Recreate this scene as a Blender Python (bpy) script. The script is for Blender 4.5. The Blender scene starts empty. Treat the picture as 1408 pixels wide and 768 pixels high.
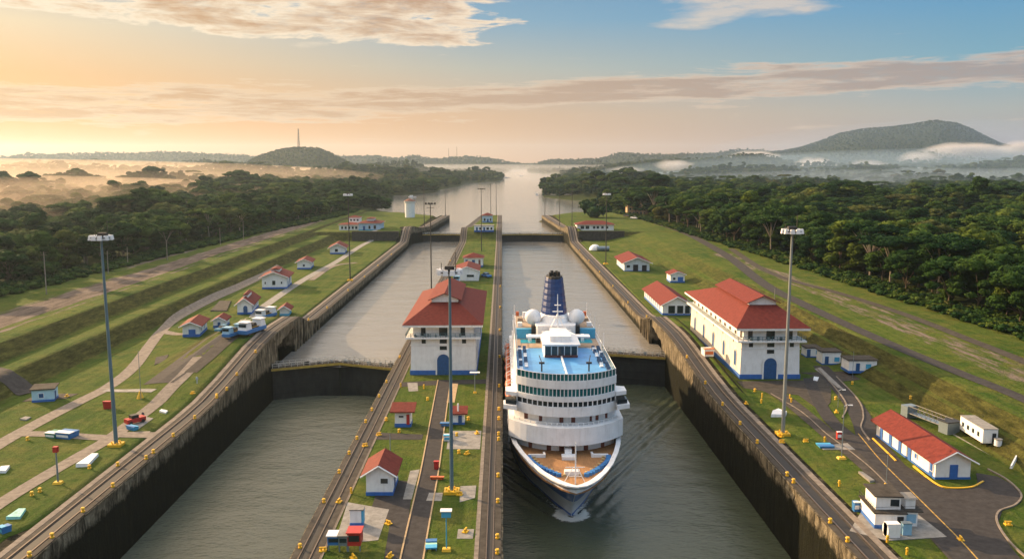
import bpy, bmesh, math, random
import numpy as np
from mathutils import Vector, Matrix
R = math.radians
random.seed(7); rng = np.random.default_rng(7)
scene = bpy.context.scene
# ------------------------------------------------------------ camera
H = 50.0; F = 1175.0; PITCH = math.atan(162/F); YAW = math.atan(14/F)
cam_d = bpy.data.cameras.new("camera"); cam = bpy.data.objects.new("camera", cam_d)
scene.collection.objects.link(cam); scene.camera = cam
cam_d.lens = F/1408*36; cam_d.sensor_width = 36; cam_d.clip_start = 1; cam_d.clip_end = 60000
cam.location = (0, 0, H); cam.rotation_euler = (math.pi/2-PITCH, 0, -YAW)
# ------------------------------------------------------------ sky, sun, exposure
SUN_AZ = R(-52); SUN_EL = R(17)          # azimuth from +Y, negative = left
scene.view_settings.view_transform = 'Standard'; scene.view_settings.look = 'None'
scene.view_settings.gamma = 1; EXPO = 0.95; BGS = 0.10; FILL_VEIL = .50
scene.view_settings.exposure = EXPO
w = bpy.data.worlds.new("World"); scene.world = w; w.use_nodes = True
nt = w.node_tree; nt.nodes.clear()
def N(nt, t, **k):
    n = nt.nodes.new(t)
    for a, b in k.items():
        if a.startswith('i_'):
            key = a[2:]; key = int(key) if key.isdigit() else key.replace('_', ' ')
            n.inputs[key].default_value = b
        else: setattr(n, a, b)
    return n
def L(nt, a, b): nt.links.new(a, b)
def math_(nt, op, a, b=None, c=None, clamp=False):
    n = nt.nodes.new('ShaderNodeMath'); n.operation = op; n.use_clamp = clamp
    for i, v in enumerate((a, b, c)):
        if v is None: continue
        if isinstance(v, (int, float)): n.inputs[i].default_value = v
        else: nt.links.new(v, n.inputs[i])
    return n.outputs[0]
def mixc(nt, fac, a, b, mode='MIX'):
    n = nt.nodes.new('ShaderNodeMix'); n.data_type = 'RGBA'; n.blend_type = mode
    for s, v in ((n.inputs[0], fac), (n.inputs[6], a), (n.inputs[7], b)):
        if isinstance(v, (int, float)): s.default_value = v
        elif isinstance(v, tuple): s.default_value = (*v[:3], 1)
        else: nt.links.new(v, s)
    return n.outputs[2]
def ramp(nt, v, stops, interp='LINEAR'):
    n = nt.nodes.new('ShaderNodeValToRGB'); cr = n.color_ramp; cr.interpolation = interp
    while len(cr.elements) < len(stops): cr.elements.new(0.5)
    for e, (p, c) in zip(cr.elements, stops):
        e.position = p; e.color = (c, c, c, 1) if isinstance(c, (int, float)) else (*c, 1)
    nt.links.new(v, n.inputs[0]); return n.outputs[0]
sky = N(nt, 'ShaderNodeTexSky', sky_type='NISHITA', sun_disc=False, sun_elevation=SUN_EL, sun_rotation=SUN_AZ,
        altitude=0, air_density=1.0, dust_density=2.2, ozone_density=1.6)
tc = N(nt, 'ShaderNodeTexCoord'); sep = N(nt, 'ShaderNodeSeparateXYZ'); L(nt, tc.outputs['Generated'], sep.inputs[0])
X_, Y_, Z_ = sep.outputs
el = math_(nt, 'ARCSINE', Z_)
az = math_(nt, 'ARCTAN2', X_, Y_)
def band(v, lo, hi, s):     # soft window lo..hi with shoulder s
    a = math_(nt, 'SUBTRACT', v, lo) if not isinstance(lo, tuple) else None
    a = math_(nt, 'DIVIDE', a, s, clamp=True)
    b = math_(nt, 'DIVIDE', math_(nt, 'SUBTRACT', hi, v), s, clamp=True)
    return math_(nt, 'MULTIPLY', a, b)
def cloudnoise(sx, sy, seed, detail=8, rough=.55, dist=.3):
    cb = N(nt, 'ShaderNodeCombineXYZ', i_2=seed)
    L(nt, math_(nt, 'MULTIPLY', az, sx), cb.inputs[0]); L(nt, math_(nt, 'MULTIPLY', el, sy), cb.inputs[1])
    n = N(nt, 'ShaderNodeTexNoise', i_Scale=1.0, i_Detail=detail, i_Roughness=rough, i_Distortion=dist)
    L(nt, cb.outputs[0], n.inputs['Vector']); return n.outputs[0]
n1 = cloudnoise(11, 58, 5.3, 11, .63); n2 = cloudnoise(7.5, 84, 8.4, 11, .68); n3 = cloudnoise(48, 230, 1.7, 8, .65)
n4 = cloudnoise(7, 34, 15.2)
elt = math_(nt, 'ADD', el, math_(nt, 'MULTIPLY', az, 0.04))
# upper left bank of broken cloud
mA = math_(nt, 'MULTIPLY', band(elt, R(6.3), R(12.2), R(1.5)), band(az, R(-70), R(4.5), R(8)))
mA = math_(nt, 'MULTIPLY', mA, .36)
cA = math_(nt, 'MULTIPLY', math_(nt, 'SUBTRACT', math_(nt, 'ADD', n1, mA), .715), 13, clamp=True)
# long low bank across the whole picture
elb = math_(nt, 'SUBTRACT', el, math_(nt, 'MULTIPLY', math_(nt, 'SUBTRACT', az, R(8)), .035))
mB = math_(nt, 'MULTIPLY', band(elb, R(2.9), R(6.2), R(1.2)), band(az, R(-75), R(48), R(12)))
mB = math_(nt, 'MULTIPLY', mB, .34)
cB = math_(nt, 'MULTIPLY', math_(nt, 'SUBTRACT', math_(nt, 'ADD', n2, mB), .66), 9, clamp=True)
# small wisps upper right + the rest of the vault
mC = math_(nt, 'MULTIPLY', band(el, R(7.6), R(12), R(1.6)), band(az, R(8), R(24), R(5)))
cC = math_(nt, 'MULTIPLY', math_(nt, 'SUBTRACT', math_(nt, 'ADD', n4, math_(nt, 'MULTIPLY', mC, .22)), .66), 7, clamp=True)
fine = math_(nt, 'MULTIPLY', math_(nt, 'SUBTRACT', n3, .5), 1.6)
def cl(c): return math_(nt, 'ADD', c, math_(nt, 'MULTIPLY', fine, c), clamp=True)
zen = math_(nt, 'DIVIDE', math_(nt, 'SUBTRACT', el, R(13)), R(14), clamp=True)
# shading of the clouds: thick parts duller, rims bright, all warmer towards the sun
glow = math_(nt, 'MULTIPLY', math_(nt, 'ADD', math_(nt, 'COSINE', math_(nt, 'SUBTRACT', az, SUN_AZ)), 1), .5)
glow = math_(nt, 'POWER', glow, 2.2)
def vm(op, a, b):
    n = nt.nodes.new('ShaderNodeVectorMath'); n.operation = op
    for i, v in enumerate((a, b)):
        if isinstance(v, tuple): n.inputs[i].default_value = v
        else: nt.links.new(v, n.inputs[i])
    return n.outputs[0]
def lin(r, g, b): return tuple(SKYK*(((c/255+.055)/1.055)**2.4) for c in (r, g, b))
SKYK = 1.0
t_el = math_(nt, 'DIVIDE', el, R(12), clamp=True)
rL = ramp(nt, t_el, [(0, lin(255,166,40)), (.17, lin(255,172,62)), (.42, lin(250,186,104)), (.66, lin(246,216,168)), (.95, lin(176,192,196))])
rC = ramp(nt, t_el, [(0, lin(232,168,110)), (.25, lin(218,174,132)), (.5, lin(186,184,170)), (.75, lin(128,168,192)), (.95, lin(108,156,190))])
rR = ramp(nt, t_el, [(0, lin(176,150,150)), (.25, lin(172,176,172)), (.5, lin(120,170,190)), (.75, lin(96,158,196)), (.95, lin(82,146,194))])
tA = math_(nt, 'DIVIDE', math_(nt, 'ADD', az, R(33)), R(31), clamp=True); tB = math_(nt, 'DIVIDE', math_(nt, 'ADD', az, R(2)), R(31), clamp=True)
grad = mixc(nt, tB, mixc(nt, tA, rL, rC), rR)
s0 = sky.outputs[0]
s0 = vm('DIVIDE', s0, vm('ADD', vm('DIVIDE', s0, (8.5, 7.6, 7.0)), (1, 1, 1)))   # film-like shoulder near the sun
GAIN = 1/(BGS*2**EXPO)
skyc = mixc(nt, .92, s0, vm('MULTIPLY', grad, (GAIN, GAIN, GAIN)))
glow2 = math_(nt, 'POWER', math_(nt, 'MULTIPLY', math_(nt, 'ADD', math_(nt, 'COSINE', math_(nt, 'SUBTRACT', az, SUN_AZ)), 1), .5), 5.0)
fill_veil = mixc(nt, glow2, (8.2*FILL_VEIL, 9.6*FILL_VEIL, 11.6*FILL_VEIL), (46*FILL_VEIL, 33*FILL_VEIL, 21*FILL_VEIL))  # bright overhead sky out of view, added for fill light and water reflections
fill_veil = mixc(nt, 1.0, fill_veil, ramp(nt, n4, [(.35, .72), (.65, 1.2)]), 'MULTIPLY')
skyc = mixc(nt, math_(nt, 'MULTIPLY', zen, .85), skyc, fill_veil)
def dsp(*c): return tuple(q*GAIN for q in lin(*c))
lit = mixc(nt, glow, dsp(232, 200, 178), dsp(255, 236, 205))
dull = mixc(nt, glow, dsp(150, 146, 154), dsp(212, 164, 110))
def comp(base, c, thick):
    col = mixc(nt, thick, lit, dull); return mixc(nt, c, base, col)
thA = math_(nt, 'MULTIPLY', math_(nt, 'SUBTRACT', math_(nt, 'ADD', n1, mA), .80), 5.5, clamp=True)
thB = math_(nt, 'MULTIPLY', math_(nt, 'SUBTRACT', math_(nt, 'ADD', n2, mB), .66), 5, clamp=True)
c_ = comp(skyc, math_(nt, 'MULTIPLY', cl(cC), .60), thB)
c_ = comp(c_, math_(nt, 'MULTIPLY', cl(cB), .80), thB)
c_ = comp(c_, math_(nt, 'MULTIPLY', cl(cA), .95), thA)
bg = N(nt, 'ShaderNodeBackground', i_Strength=BGS); L(nt, c_, bg.inputs[0])
wo = N(nt, 'ShaderNodeOutputWorld'); L(nt, bg.outputs[0], wo.inputs[0])
sd = bpy.data.lights.new("sun", 'SUN'); so = bpy.data.objects.new("sun", sd); scene.collection.objects.link(so)
sd.energy = 5.0; sd.angle = R(0.6); sd.color = (1.0, .68, .38)
dv = Vector((math.sin(SUN_AZ)*math.cos(SUN_EL), math.cos(SUN_AZ)*math.cos(SUN_EL), math.sin(SUN_EL)))
so.rotation_euler = dv.to_track_quat('Z', 'Y').to_euler(); so.location = (-200, 200, 300)
cy = scene.cycles
cy.max_bounces = 6; cy.diffuse_bounces = 2; cy.glossy_bounces = 3; cy.transmission_bounces = 2; cy.volume_bounces = 0
cy.transparent_max_bounces = 6; cy.use_denoising = True; cy.caustics_reflective = False; cy.caustics_refractive = False
cy.volume_step_rate = 2.0; cy.volume_max_steps = 96
# ------------------------------------------------------------ picture geometry -> world points
_fw = Vector((math.sin(YAW)*math.cos(PITCH), math.cos(YAW)*math.cos(PITCH), -math.sin(PITCH)))
_rt = Vector((math.cos(YAW), -math.sin(YAW), 0)); _up = _rt.cross(_fw)
def ray(px, py): return _fw*F + _rt*(px-704) + _up*(384-py)
def P(px, py, z=0.0):
    d = ray(px, py); t = (z-H)/d.z; return Vector((d.x*t, d.y*t, z))
# ------------------------------------------------------------ ground shape
WL_LOW, WL_UP, WL_LAKE = -11.5, -4.0, 0.0
STEP0, STEP1 = 541, 547      # retaining wall: ground is 5.5 m higher beyond
def sm(a, b, x): t = np.clip((x-a)/(b-a), 0, 1); return t*t*(3-2*t)
def wall_left(Y):  return np.interp(Y, [0, 560, 590, 716], [-60, -59, -50, -43.6])
def wall_right(Y): return np.interp(Y, [0, 200, 560, 590, 716], [45.6, 45, 43, 40, 33.4])
def hump(Y, c):      # rise of the lock wall crest at the gates
    Y = np.asarray(Y, float)
    return np.interp(Y, [c-62, c-52, c-38, c-16, c-4, c+8, c+22, c+34, c+46], [0, .3, 1.6, 4.3, 5.2, 5.2, 4.9, 1.2, 0])
HL, HR, HF = 226, 232, 562
def crest(side, Y):
    Y = np.asarray(Y, float)
    base = 5.5*sm(STEP0-8, STEP0+14, Y)
    if side == 'L': return base + hump(Y, HL)*1.0 + 2.2*np.exp(-((Y-HF)/9.)**2)
    if side == 'R': return base + hump(Y, HR)*.72 + 2.2*np.exp(-((Y-HF)/9.)**2)
    return base + 1.6*np.exp(-((Y-HF)/9.)**2)
lake_px = [(612,305),(572,301),(540,297),(520,290),(504,282),(522,276),(543,275),(540,269),(570,268),(602,264),(606,261),(637,255),(640,252),(689,249),(695,244),(660,240),(693,237),(700,235.4),(704,232.5),(725,231.6),(730,233),(724,236),(731,237),(771,239.5),(771,244),(780,247),(752,254),(743,262),(745,271),(780,275),(814,277),(829,279),(822,287),(806,295),(775,300),(740,305)]
LAKE = np.array([(P(x, y, 0).x, P(x, y, 0).y) for x, y in lake_px])
def lake_sd(X, Y):     # signed distance: negative in water
    inside = np.zeros(X.shape, bool); dist = np.full(X.shape, 1e9); n = len(LAKE)
    for i in range(n):
        x1, y1 = LAKE[i]; x2, y2 = LAKE[(i+1) % n]
        c = ((y1 > Y) != (y2 > Y))
        with np.errstate(divide='ignore', invalid='ignore'):
            xi = (x2-x1)*(Y-y1)/(y2-y1+1e-12)+x1
        inside ^= c & (X < xi)
        dx, dy = x2-x1, y2-y1; t = np.clip(((X-x1)*dx+(Y-y1)*dy)/(dx*dx+dy*dy), 0, 1)
        dist = np.minimum(dist, np.hypot(X-x1-t*dx, Y-y1-t*dy))
    return np.where(inside, -dist, dist)
# value noise
_perm = rng.permutation(512)
_val = rng.random(512)
def vnoise(x, y):
    xi = np.floor(x).astype(int); yi = np.floor(y).astype(int); fx = x-xi; fy = y-yi
    fx = fx*fx*(3-2*fx); fy = fy*fy*(3-2*fy)
    h = lambda a, b: _val[(_perm[(a & 255)] + b) & 511 if False else (_perm[a & 511] + (b & 511)) & 511]
    return (h(xi, yi)*(1-fx)+h(xi+1, yi)*fx)*(1-fy)+(h(xi, yi+1)*(1-fx)+h(xi+1, yi+1)*fx)*fy
def fbm(x, y, o=4):
    s = 0; a = .5
    for i in range(o): s = s+a*vnoise(x*2**i+17*i, y*2**i-9*i); a *= .5
    return s
# hills given as (centre px, half width px, crest py, distance, depth factor)
HILLS = [
 (250,70,243,1500,.55),(110,70,246,1250,.6),(330,50,248,1150,.6),(30,60,252,1000,.6),(205,30,240,1300,.5),
 (220,80,230,2400,.5),(60,70,228,2300,.5),(140,60,221,3300,.5),(280,50,221,3600,.5),
 (40,45,216,5200,.4),(160,90,214.5,5600,.35),(300,60,215,5400,.35),(235,60,212.5,6000,.3),
 (520,35,220,4600,.4),(570,35,218,5200,.35),(620,40,220.5,5600,.35),(680,40,222,6200,.3),(730,60,223,7000,.3),
 (500,40,255,1150,.5),(545,25,250,1080,.5),(560,45,240,1750,.45),(612,36,235,2050,.4),(660,26,233.5,2500,.35),(600,60,236,3000,.35),
 (785,30,250,1080,.5),(830,35,247,1130,.5),(870,45,240,1500,.5),
 (757,22,227,3600,.35),(802,40,231,2700,.4),(850,45,231,3000,.4),(870,30,214,4600,.35),(825,25,222,4200,.3),(920,45,220,4300,.35),
 (960,40,226,2900,.4),(1000,50,218,4200,.35),(1010,40,212,5200,.3),(1050,50,221,3300,.4),(1100,50,236,2200,.5),
 
 (1190,60,241,1900,.5),(1270,60,240,1700,.5),(1350,60,232,2000,.5),(1400,60,228,2300,.5),(1480,80,230,2400,.5),
 (925,45,251,760,.6),(985,50,253,720,.6),(1050,60,264,620,.6),(895,30,250,900,.5),(400,42,254,700,.6),(330,55,263,620,.6),(450,25,262,800,.5),(230,60,272,560,.6),(1160,80,268,700,.6),(1340,80,272,640,.6),
 (-60,80,214,5000,.4),(-120,90,232,2200,.5),(-90,80,250,1200,.6)]
RIDGES = [(3300, 320, [(325,230),(345,221),(360,213),(380,206.5),(395,203),(415,201),(440,202),(455,207),(470,215),(485,222),(500,230)]),
 (4900, 900, [(960,226),(1000,222),(1056,212),(1080,209),(1100,205),(1130,195),(1150,187),(1180,181),(1215,178),(1235,176),(1250,174),(1268,171),(1280,169),(1295,171),(1310,173),(1330,180),(1350,190),(1370,199),(1400,206),(1450,212),(1600,215)]),
 (5700, 600, [(760,223),(820,222),(850,213.5),(862,213),(885,216),(920,215),(960,214),(985,213),(1010,208.5),(1040,209),(1060,212),(1200,215),(1600,214)]),
 (3300, 420, [(790,240),(840,232),(900,226),(960,224),(1000,221),(1020,217.5),(1045,218),(1070,224),(1100,230),(1200,236)]),
 (2300, 300, [(900,250),(960,240),(1050,236),(1120,234),(1170,236),(1200,231),(1260,236),(1330,230),(1408,220),(1500,222)]),
 (5800, 600, [(-300,216),(0,217),(20,219),(50,214),(70,216),(100,215),(140,214),(200,214),(230,212),(260,213),(300,215),(330,216),(350,218),(480,218),(520,217.5),(545,221),(570,217),(600,222),(620,220),(640,218),(680,221),(730,223),(780,223)])]
def _wavy(seed, a, b, y0, amp):
    r = random.Random(seed); x = a; out = []
    while x < b: out.append((x, y0+r.uniform(-amp, amp*.8))); x += r.uniform(28, 75)
    return out
for _i, (D_, dep_, a_, b_, y_, am_) in enumerate([(900, 50, -300, 420, 263, 9), (1400, 75, -320, 480, 246, 7), (2100, 110, -350, 560, 233, 5.5), (3000, 150, -350, 600, 225, 4),
        (950, 60, 1060, 1720, 266, 8), (1450, 80, 1010, 1720, 249, 7), (2100, 110, 940, 1720, 236, 6), (2900, 150, 900, 1700, 227, 4.5)]):
    RIDGES.append((D_, dep_, _wavy(_i+3, a_, b_, y_, am_)))
def ground(X, Y, sd=None):
    X = np.atleast_1d(np.asarray(X, float)); Y = np.atleast_1d(np.asarray(Y, float))
    if sd is None: sd = lake_sd(X, Y)
    d = -X
    zl = np.interp(d, [60, 103.5, 104.8, 109.3, 110.4, 116.2, 117.4, 122.2, 124.5, 400], [0, 0, .35, 3.3, 3.6, 3.5, 3.9, 6.5, 6.7, 6.5])
    wob = 1.2*(fbm(X*.05+3, Y*.02, 2)-.5)
    zl = np.interp(d+wob*1.8*sm(103, 106, d)*(1-sm(122, 126, d)), [60, 103.5, 104.8, 109.3, 110.4, 116.2, 117.4, 122.2, 124.5, 400], [0, 0, .35, 3.3, 3.6, 3.5, 3.9, 6.5, 6.7, 6.5])
    foot = np.interp(Y, [120, 250, 330, 450, 560, 640], [84, 82, 77, 70, 62, 60])
    wr_ = 1.0*(fbm(X*.05, Y*.03, 2)-.5)
    zr = 5.2*np.interp((X-foot)/np.maximum(93-foot, 8)+wr_*.10, [0, .12, .42, .55, .9, 1], [0, .06, .44, .50, .97, 1.0])
    z = np.where(X < 0, zl, zr)
    far = 5.5*sm(STEP0, STEP1, Y)
    z = np.maximum(z, far)
    # the lock walls' humps spill into the lawn behind them
    wl = wall_left(Y); wr = wall_right(Y)
    z = z + np.where(X < 0, np.maximum(crest('L', Y)-5.5*sm(STEP0-8, STEP0+14, Y), 0)*np.clip(1-sm(13, 28, wl-X), 0, 1), 0)
    z = z + np.where(X > 0, np.maximum(crest('R', Y)-5.5*sm(STEP0-8, STEP0+14, Y), 0)*np.clip(1-sm(7.5, 9.2, X-wr), 0, 1), 0)
    # wild land
    wild = np.clip(sm(150, 300, np.abs(X)) + sm(760, 1000, Y), 0, 1)
    lowl = sm(200, 420, np.abs(X))*(Y < 1e9) + sm(900, 1300, Y); z = z*(1-.75*np.clip(lowl, 0, 1))
    roll = 13*(fbm(X*.006, Y*.006, 4)-.46)
    z = z + wild*roll*np.where(X < 0, .7, 1.0)*(1-.55*sm(900, 2200, Y))
    hs = np.zeros_like(z)
    for px, hw, py, D, dep in HILLS:
        X0 = (px-690)/F*D; sx = hw/F*D*.78; sy = max(sx*dep*1.6, 60)
        top = 50+(222-py)/F*D-3-4*min(1, D/2500)
        g = np.exp(-(np.abs((X-X0)/sx)**2.3)-(np.abs((Y-D)/sy)**2))
        hs = np.maximum(hs, top*g)
    for D, dep, pts in RIDGES:
        px = X/Y.clip(1)*F+690; ax = [p[0] for p in pts]; ay = [p[1] for p in pts]
        top = (50+(222-np.interp(px, ax, ay))/F*D-(12 if D < 3400 and ax[0] == 325 else -3 if D > 3100 else 7 if D > 1800 else 13))*sm(ax[0]-30, ax[0]+10, px)*(1-sm(ax[-1]-10, ax[-1]+60, px))
        wv = 1+.25*(fbm(X*.004, X*0+D*.01, 2)-.5)
        hs = np.maximum(hs, np.maximum(top, 0)*np.exp(-(np.abs((Y-D)/(dep*wv))**2.0)))
    z = z + np.where((np.abs(X) > 125) | (Y > 780), np.maximum(hs-z*.5*0, 0) - 0, 0)*wild
    # shore
    z = np.where((sd > 0) & (Y > 760), np.minimum(z, 1+sd*.34), z)
    z = np.where(sd < 0, np.maximum(-9, sd*.3-1.0), np.minimum(z, -1.0+sd*np.where(Y > 900, .45, .8)))
    # the chambers
    inch = (X > wl-5.2) & (X < wr+5.2) & (Y < 714)
    z = np.where(inch, -15.0, z)
    return z
def gz(x, y):
    z = float(ground(x, y)[0])
    if z < -10 and y < 714:      # on top of a lock wall
        z = float(crest('L', y) if x < -50 else crest('R', y) if x > 30 else crest('I', y))+.1
    return z
def G(px, py, dz=0.0):
    """ground point seen at a picture position"""
    d = ray(px, py); t = None
    p = P(px, py, 0)
    if p.y > 0 and p.y < 1e4:
        z = 0.0
        for _ in range(25):
            q = P(px, py, z); z2 = gz(q.x, q.y)
            if abs(z2-z) < .01: break
            z = z*.5+z2*.5
        q = P(px, py, z); return Vector((q.x, q.y, z+dz))
    return p
# ------------------------------------------------------------ materials
MATS = {}
def mat(name, col, rough=.7, var=.15, scale=1.0, bump=0.0, metal=0.0, bscale=None, dirt=0.0, coat=0, stretch=None):
    if name in MATS: return MATS[name]
    m = bpy.data.materials.new(name); m.use_nodes = True; t = m.node_tree; b = t.nodes['Principled BSDF']
    b.inputs['Roughness'].default_value = rough; b.inputs['Metallic'].default_value = metal
    if coat: b.inputs['Coat Weight'].default_value = coat
    geo = N(t, 'ShaderNodeNewGeometry')
    pos = geo.outputs['Position']
    if stretch:
        mp = N(t, 'ShaderNodeMapping'); mp.inputs['Scale'].default_value = stretch; L(t, pos, mp.inputs[0]); pos = mp.outputs[0]
    n = N(t, 'ShaderNodeTexNoise', i_Scale=scale, i_Detail=6.0, i_Roughness=.62); L(t, pos, n.inputs['Vector'])
    lo = tuple(c*(1-var) for c in col); hi = tuple(min(1, c*(1+var)) for c in col)
    c = ramp(t, n.outputs[0], [(.3, lo), (.7, hi)])
    if dirt:
        mp = N(t, 'ShaderNodeMapping'); mp.inputs['Scale'].default_value = (1.3, 1.3, .22); L(t, geo.outputs['Position'], mp.inputs[0])
        n2 = N(t, 'ShaderNodeTexNoise', i_Scale=1.1, i_Detail=7.0, i_Roughness=.7); L(t, mp.outputs[0], n2.inputs['Vector'])
        f = ramp(t, n2.outputs[0], [(.50, 0.0), (.72, dirt)])
        c = mixc(t, f, c, (col[0]*.38, col[1]*.34, col[2]*.28))
    L(t, c, b.inputs['Base Color'])
    if bump:
        n3 = N(t, 'ShaderNodeTexNoise', i_Scale=bscale or scale*4, i_Detail=5.0); L(t, pos, n3.inputs['Vector'])
        bp = N(t, 'ShaderNodeBump', i_Strength=bump, i_Distance=.1); L(t, n3.outputs[0], bp.inputs['Height']); L(t, bp.outputs[0], b.inputs['Normal'])
    if rough > .72: b.inputs['Specular IOR Level'].default_value = .15
    MATS[name] = m; return m
def custom(name):
    m = bpy.data.materials.new(name); m.use_nodes = True; MATS[name] = m
    return m, m.node_tree, m.node_tree.nodes['Principled BSDF']
# grass / terrain
m, t, b = custom('terrain_cover')
geo = N(t, 'ShaderNodeNewGeometry'); pos = geo.outputs['Position']
def tn(scale, detail=5, rough=.6, vec=None):
    n = N(t, 'ShaderNodeTexNoise', i_Scale=scale, i_Detail=float(detail), i_Roughness=rough); L(t, vec or pos, n.inputs['Vector']); return n.outputs[0]
big = tn(.035, 4); mid = tn(.16, 5); fin = tn(1.6, 6, .7); fin2 = tn(.55, 6, .7)
c = mixc(t, ramp(t, big, [(.35, 0.0), (.65, 1.0)]), (.042, .090, .013), (.090, .132, .020))
c = mixc(t, ramp(t, mid, [(.45, 0.0), (.7, .75)]), c, (.165, .155, .040))
c = mixc(t, ramp(t, fin2, [(.48, 0.0), (.72, .6)]), c, (.030, .055, .012))
c = mixc(t, ramp(t, fin, [(.3, .85), (.65, 0.0)]), c, mixc(t, .6, c, (.014, .026, .006)))
mps = N(t, 'ShaderNodeMapping'); mps.inputs['Scale'].default_value = (1.0, .045, 1.0); L(t, pos, mps.inputs[0])
mow = tn(.75, 3, .5, mps.outputs[0]); weed = tn(.9, 9, .8)
c = mixc(t, ramp(t, mow, [(.42, .35), (.58, 0.0)]), c, mixc(t, .5, c, (.16, .17, .05)))
c = mixc(t, ramp(t, weed, [(.60, 0.0), (.72, .65)]), c, (.15, .125, .07))
# steep banks: rough brown-green grass
sepn = N(t, 'ShaderNodeSeparateXYZ'); L(t, geo.outputs['True Normal'], sepn.inputs[0])
steep = ramp(t, sepn.outputs[2], [(.90, 1.0), (.992, 0.0)])
mp = N(t, 'ShaderNodeMapping'); mp.inputs['Scale'].default_value = (.9, .35, 2.2); L(t, pos, mp.inputs[0])
sn = tn(.55, 8, .76, mp.outputs[0])
bank = ramp(t, sn, [(.34, (.016, .016, .006)), (.5, (.055, .050, .016)), (.66, (.115, .112, .030))])
c = mixc(t, math_(t, 'MULTIPLY', steep, .85), c, bank)
at = N(t, 'ShaderNodeAttribute', attribute_name='dirt'); at2 = N(t, 'ShaderNodeAttribute', attribute_name='wood')
mp2 = N(t, 'ShaderNodeMapping'); mp2.inputs['Scale'].default_value = (1.0, .16, 1); L(t, pos, mp2.inputs[0])
dn = tn(.5, 7, .7, mp2.outputs[0])
dirtc = ramp(t, dn, [(.32, (.065, .052, .042)), (.52, (.150, .120, .098)), (.72, (.24, .20, .17))])
df = math_(t, 'ADD', at.outputs['Fac'], math_(t, 'MULTIPLY', math_(t, 'SUBTRACT', dn, .5), 1.3))
df = ramp(t, df, [(.42, 0.0), (.58, 1.0)])
c = mixc(t, df, c, dirtc)
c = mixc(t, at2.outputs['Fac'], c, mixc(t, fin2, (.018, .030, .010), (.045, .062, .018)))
L(t, c, b.inputs['Base Color']); b.inputs['Roughness'].default_value = .95; b.inputs['Specular IOR Level'].default_value = .05
bp = N(t, 'ShaderNodeBump', i_Strength=.9, i_Distance=.45); L(t, math_(t, 'ADD', fin, math_(t, 'MULTIPLY', fin2, 1.5)), bp.inputs['Height']); L(t, bp.outputs[0], b.inputs['Normal'])
TERR = m
# lock wall concrete, colours by height and weathering
m, t, b = custom('lock_concrete')
geo = N(t, 'ShaderNodeNewGeometry'); pos = geo.outputs['Position']
ws = N(t, 'ShaderNodeSeparateXYZ'); L(t, pos, ws.inputs[0])
mp = N(t, 'ShaderNodeMapping'); mp.inputs['Scale'].default_value = (1.2, 1.2, .3); L(t, pos, mp.inputs[0])
st = tn(.8, 8, .72, mp.outputs[0]); blot = tn(.35, 8, .75); fnn = tn(3.0, 6, .7)
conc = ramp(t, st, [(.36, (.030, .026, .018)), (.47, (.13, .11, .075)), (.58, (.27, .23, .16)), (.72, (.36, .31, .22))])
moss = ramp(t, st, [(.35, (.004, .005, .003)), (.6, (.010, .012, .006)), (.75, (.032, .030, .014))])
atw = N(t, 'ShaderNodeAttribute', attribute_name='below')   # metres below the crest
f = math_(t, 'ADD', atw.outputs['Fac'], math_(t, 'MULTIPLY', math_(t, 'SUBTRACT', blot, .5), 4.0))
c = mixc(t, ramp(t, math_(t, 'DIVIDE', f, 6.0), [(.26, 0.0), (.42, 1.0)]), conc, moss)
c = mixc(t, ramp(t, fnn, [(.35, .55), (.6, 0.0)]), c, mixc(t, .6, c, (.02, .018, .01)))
b.inputs['Specular IOR Level'].default_value = .08
jt = math_(t, 'FRACT', math_(t, 'DIVIDE', ws.outputs[1], 9.0))
jl = math_(t, 'LESS_THAN', jt, .035)
c = mixc(t, math_(t, 'MULTIPLY', jl, .8), c, (.006, .006, .004))
L(t, c, b.inputs['Base Color']); b.inputs['Roughness'].default_value = .9
bp = N(t, 'ShaderNodeBump', i_Strength=1.0, i_Distance=.4); L(t, math_(t, 'ADD', st, math_(t, 'MULTIPLY', fnn, .5)), bp.inputs['Height']); L(t, bp.outputs[0], b.inputs['Normal'])
# water
def water_mat(name, col, wscale, dist, rg=.06):
    m, t, b = custom(name)
    geo = N(t, 'ShaderNodeNewGeometry')
    b.inputs['Base Color'].default_value = (*col, 1); b.inputs['Roughness'].default_value = rg; b.inputs['IOR'].default_value = 1.333
    mp = N(t, 'ShaderNodeMapping'); mp.inputs['Scale'].default_value = (.75, 1.25, 1); mp.inputs['Rotation'].default_value = (0, 0, .35); L(t, geo.outputs['Position'], mp.inputs[0])
    a = N(t, 'ShaderNodeTexNoise', i_Scale=wscale, i_Detail=5.0, i_Roughness=.62); L(t, mp.outputs[0], a.inputs['Vector'])
    a2 = N(t, 'ShaderNodeTexNoise', i_Scale=wscale*.11, i_Detail=3.0); L(t, mp.outputs[0], a2.inputs['Vector'])
    h = math_(t, 'ADD', a.outputs[0], math_(t, 'MULTIPLY', a2.outputs[0], 3))
    bp = N(t, 'ShaderNodeBump', i_Strength=.8, i_Distance=dist); L(t, h, bp.inputs['Height']); L(t, bp.outputs[0], b.inputs['Normal'])
    return m
WAT = water_mat('chamber_water', (.052, .066, .044), 1.1, .20, .08); WATL = water_mat('left_glare_water', (.118, .128, .092), 1.1, .26, .08); WATF = water_mat('lake_water', (.21, .205, .19), .5, .10, .09); WATU = water_mat('upper_water', (.225, .215, .19), .8, .13, .08)  # same water; sky glare put into the lighter left, upper and lake bases
CONC = MATS['lock_concrete']
white = mat('white_plaster', (.80, .80, .79), .75, .07, .8, .15, dirt=.22)
clean = mat('white_paint', (.78, .78, .77), .5, .05, 1.2, dirt=.14)
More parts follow.
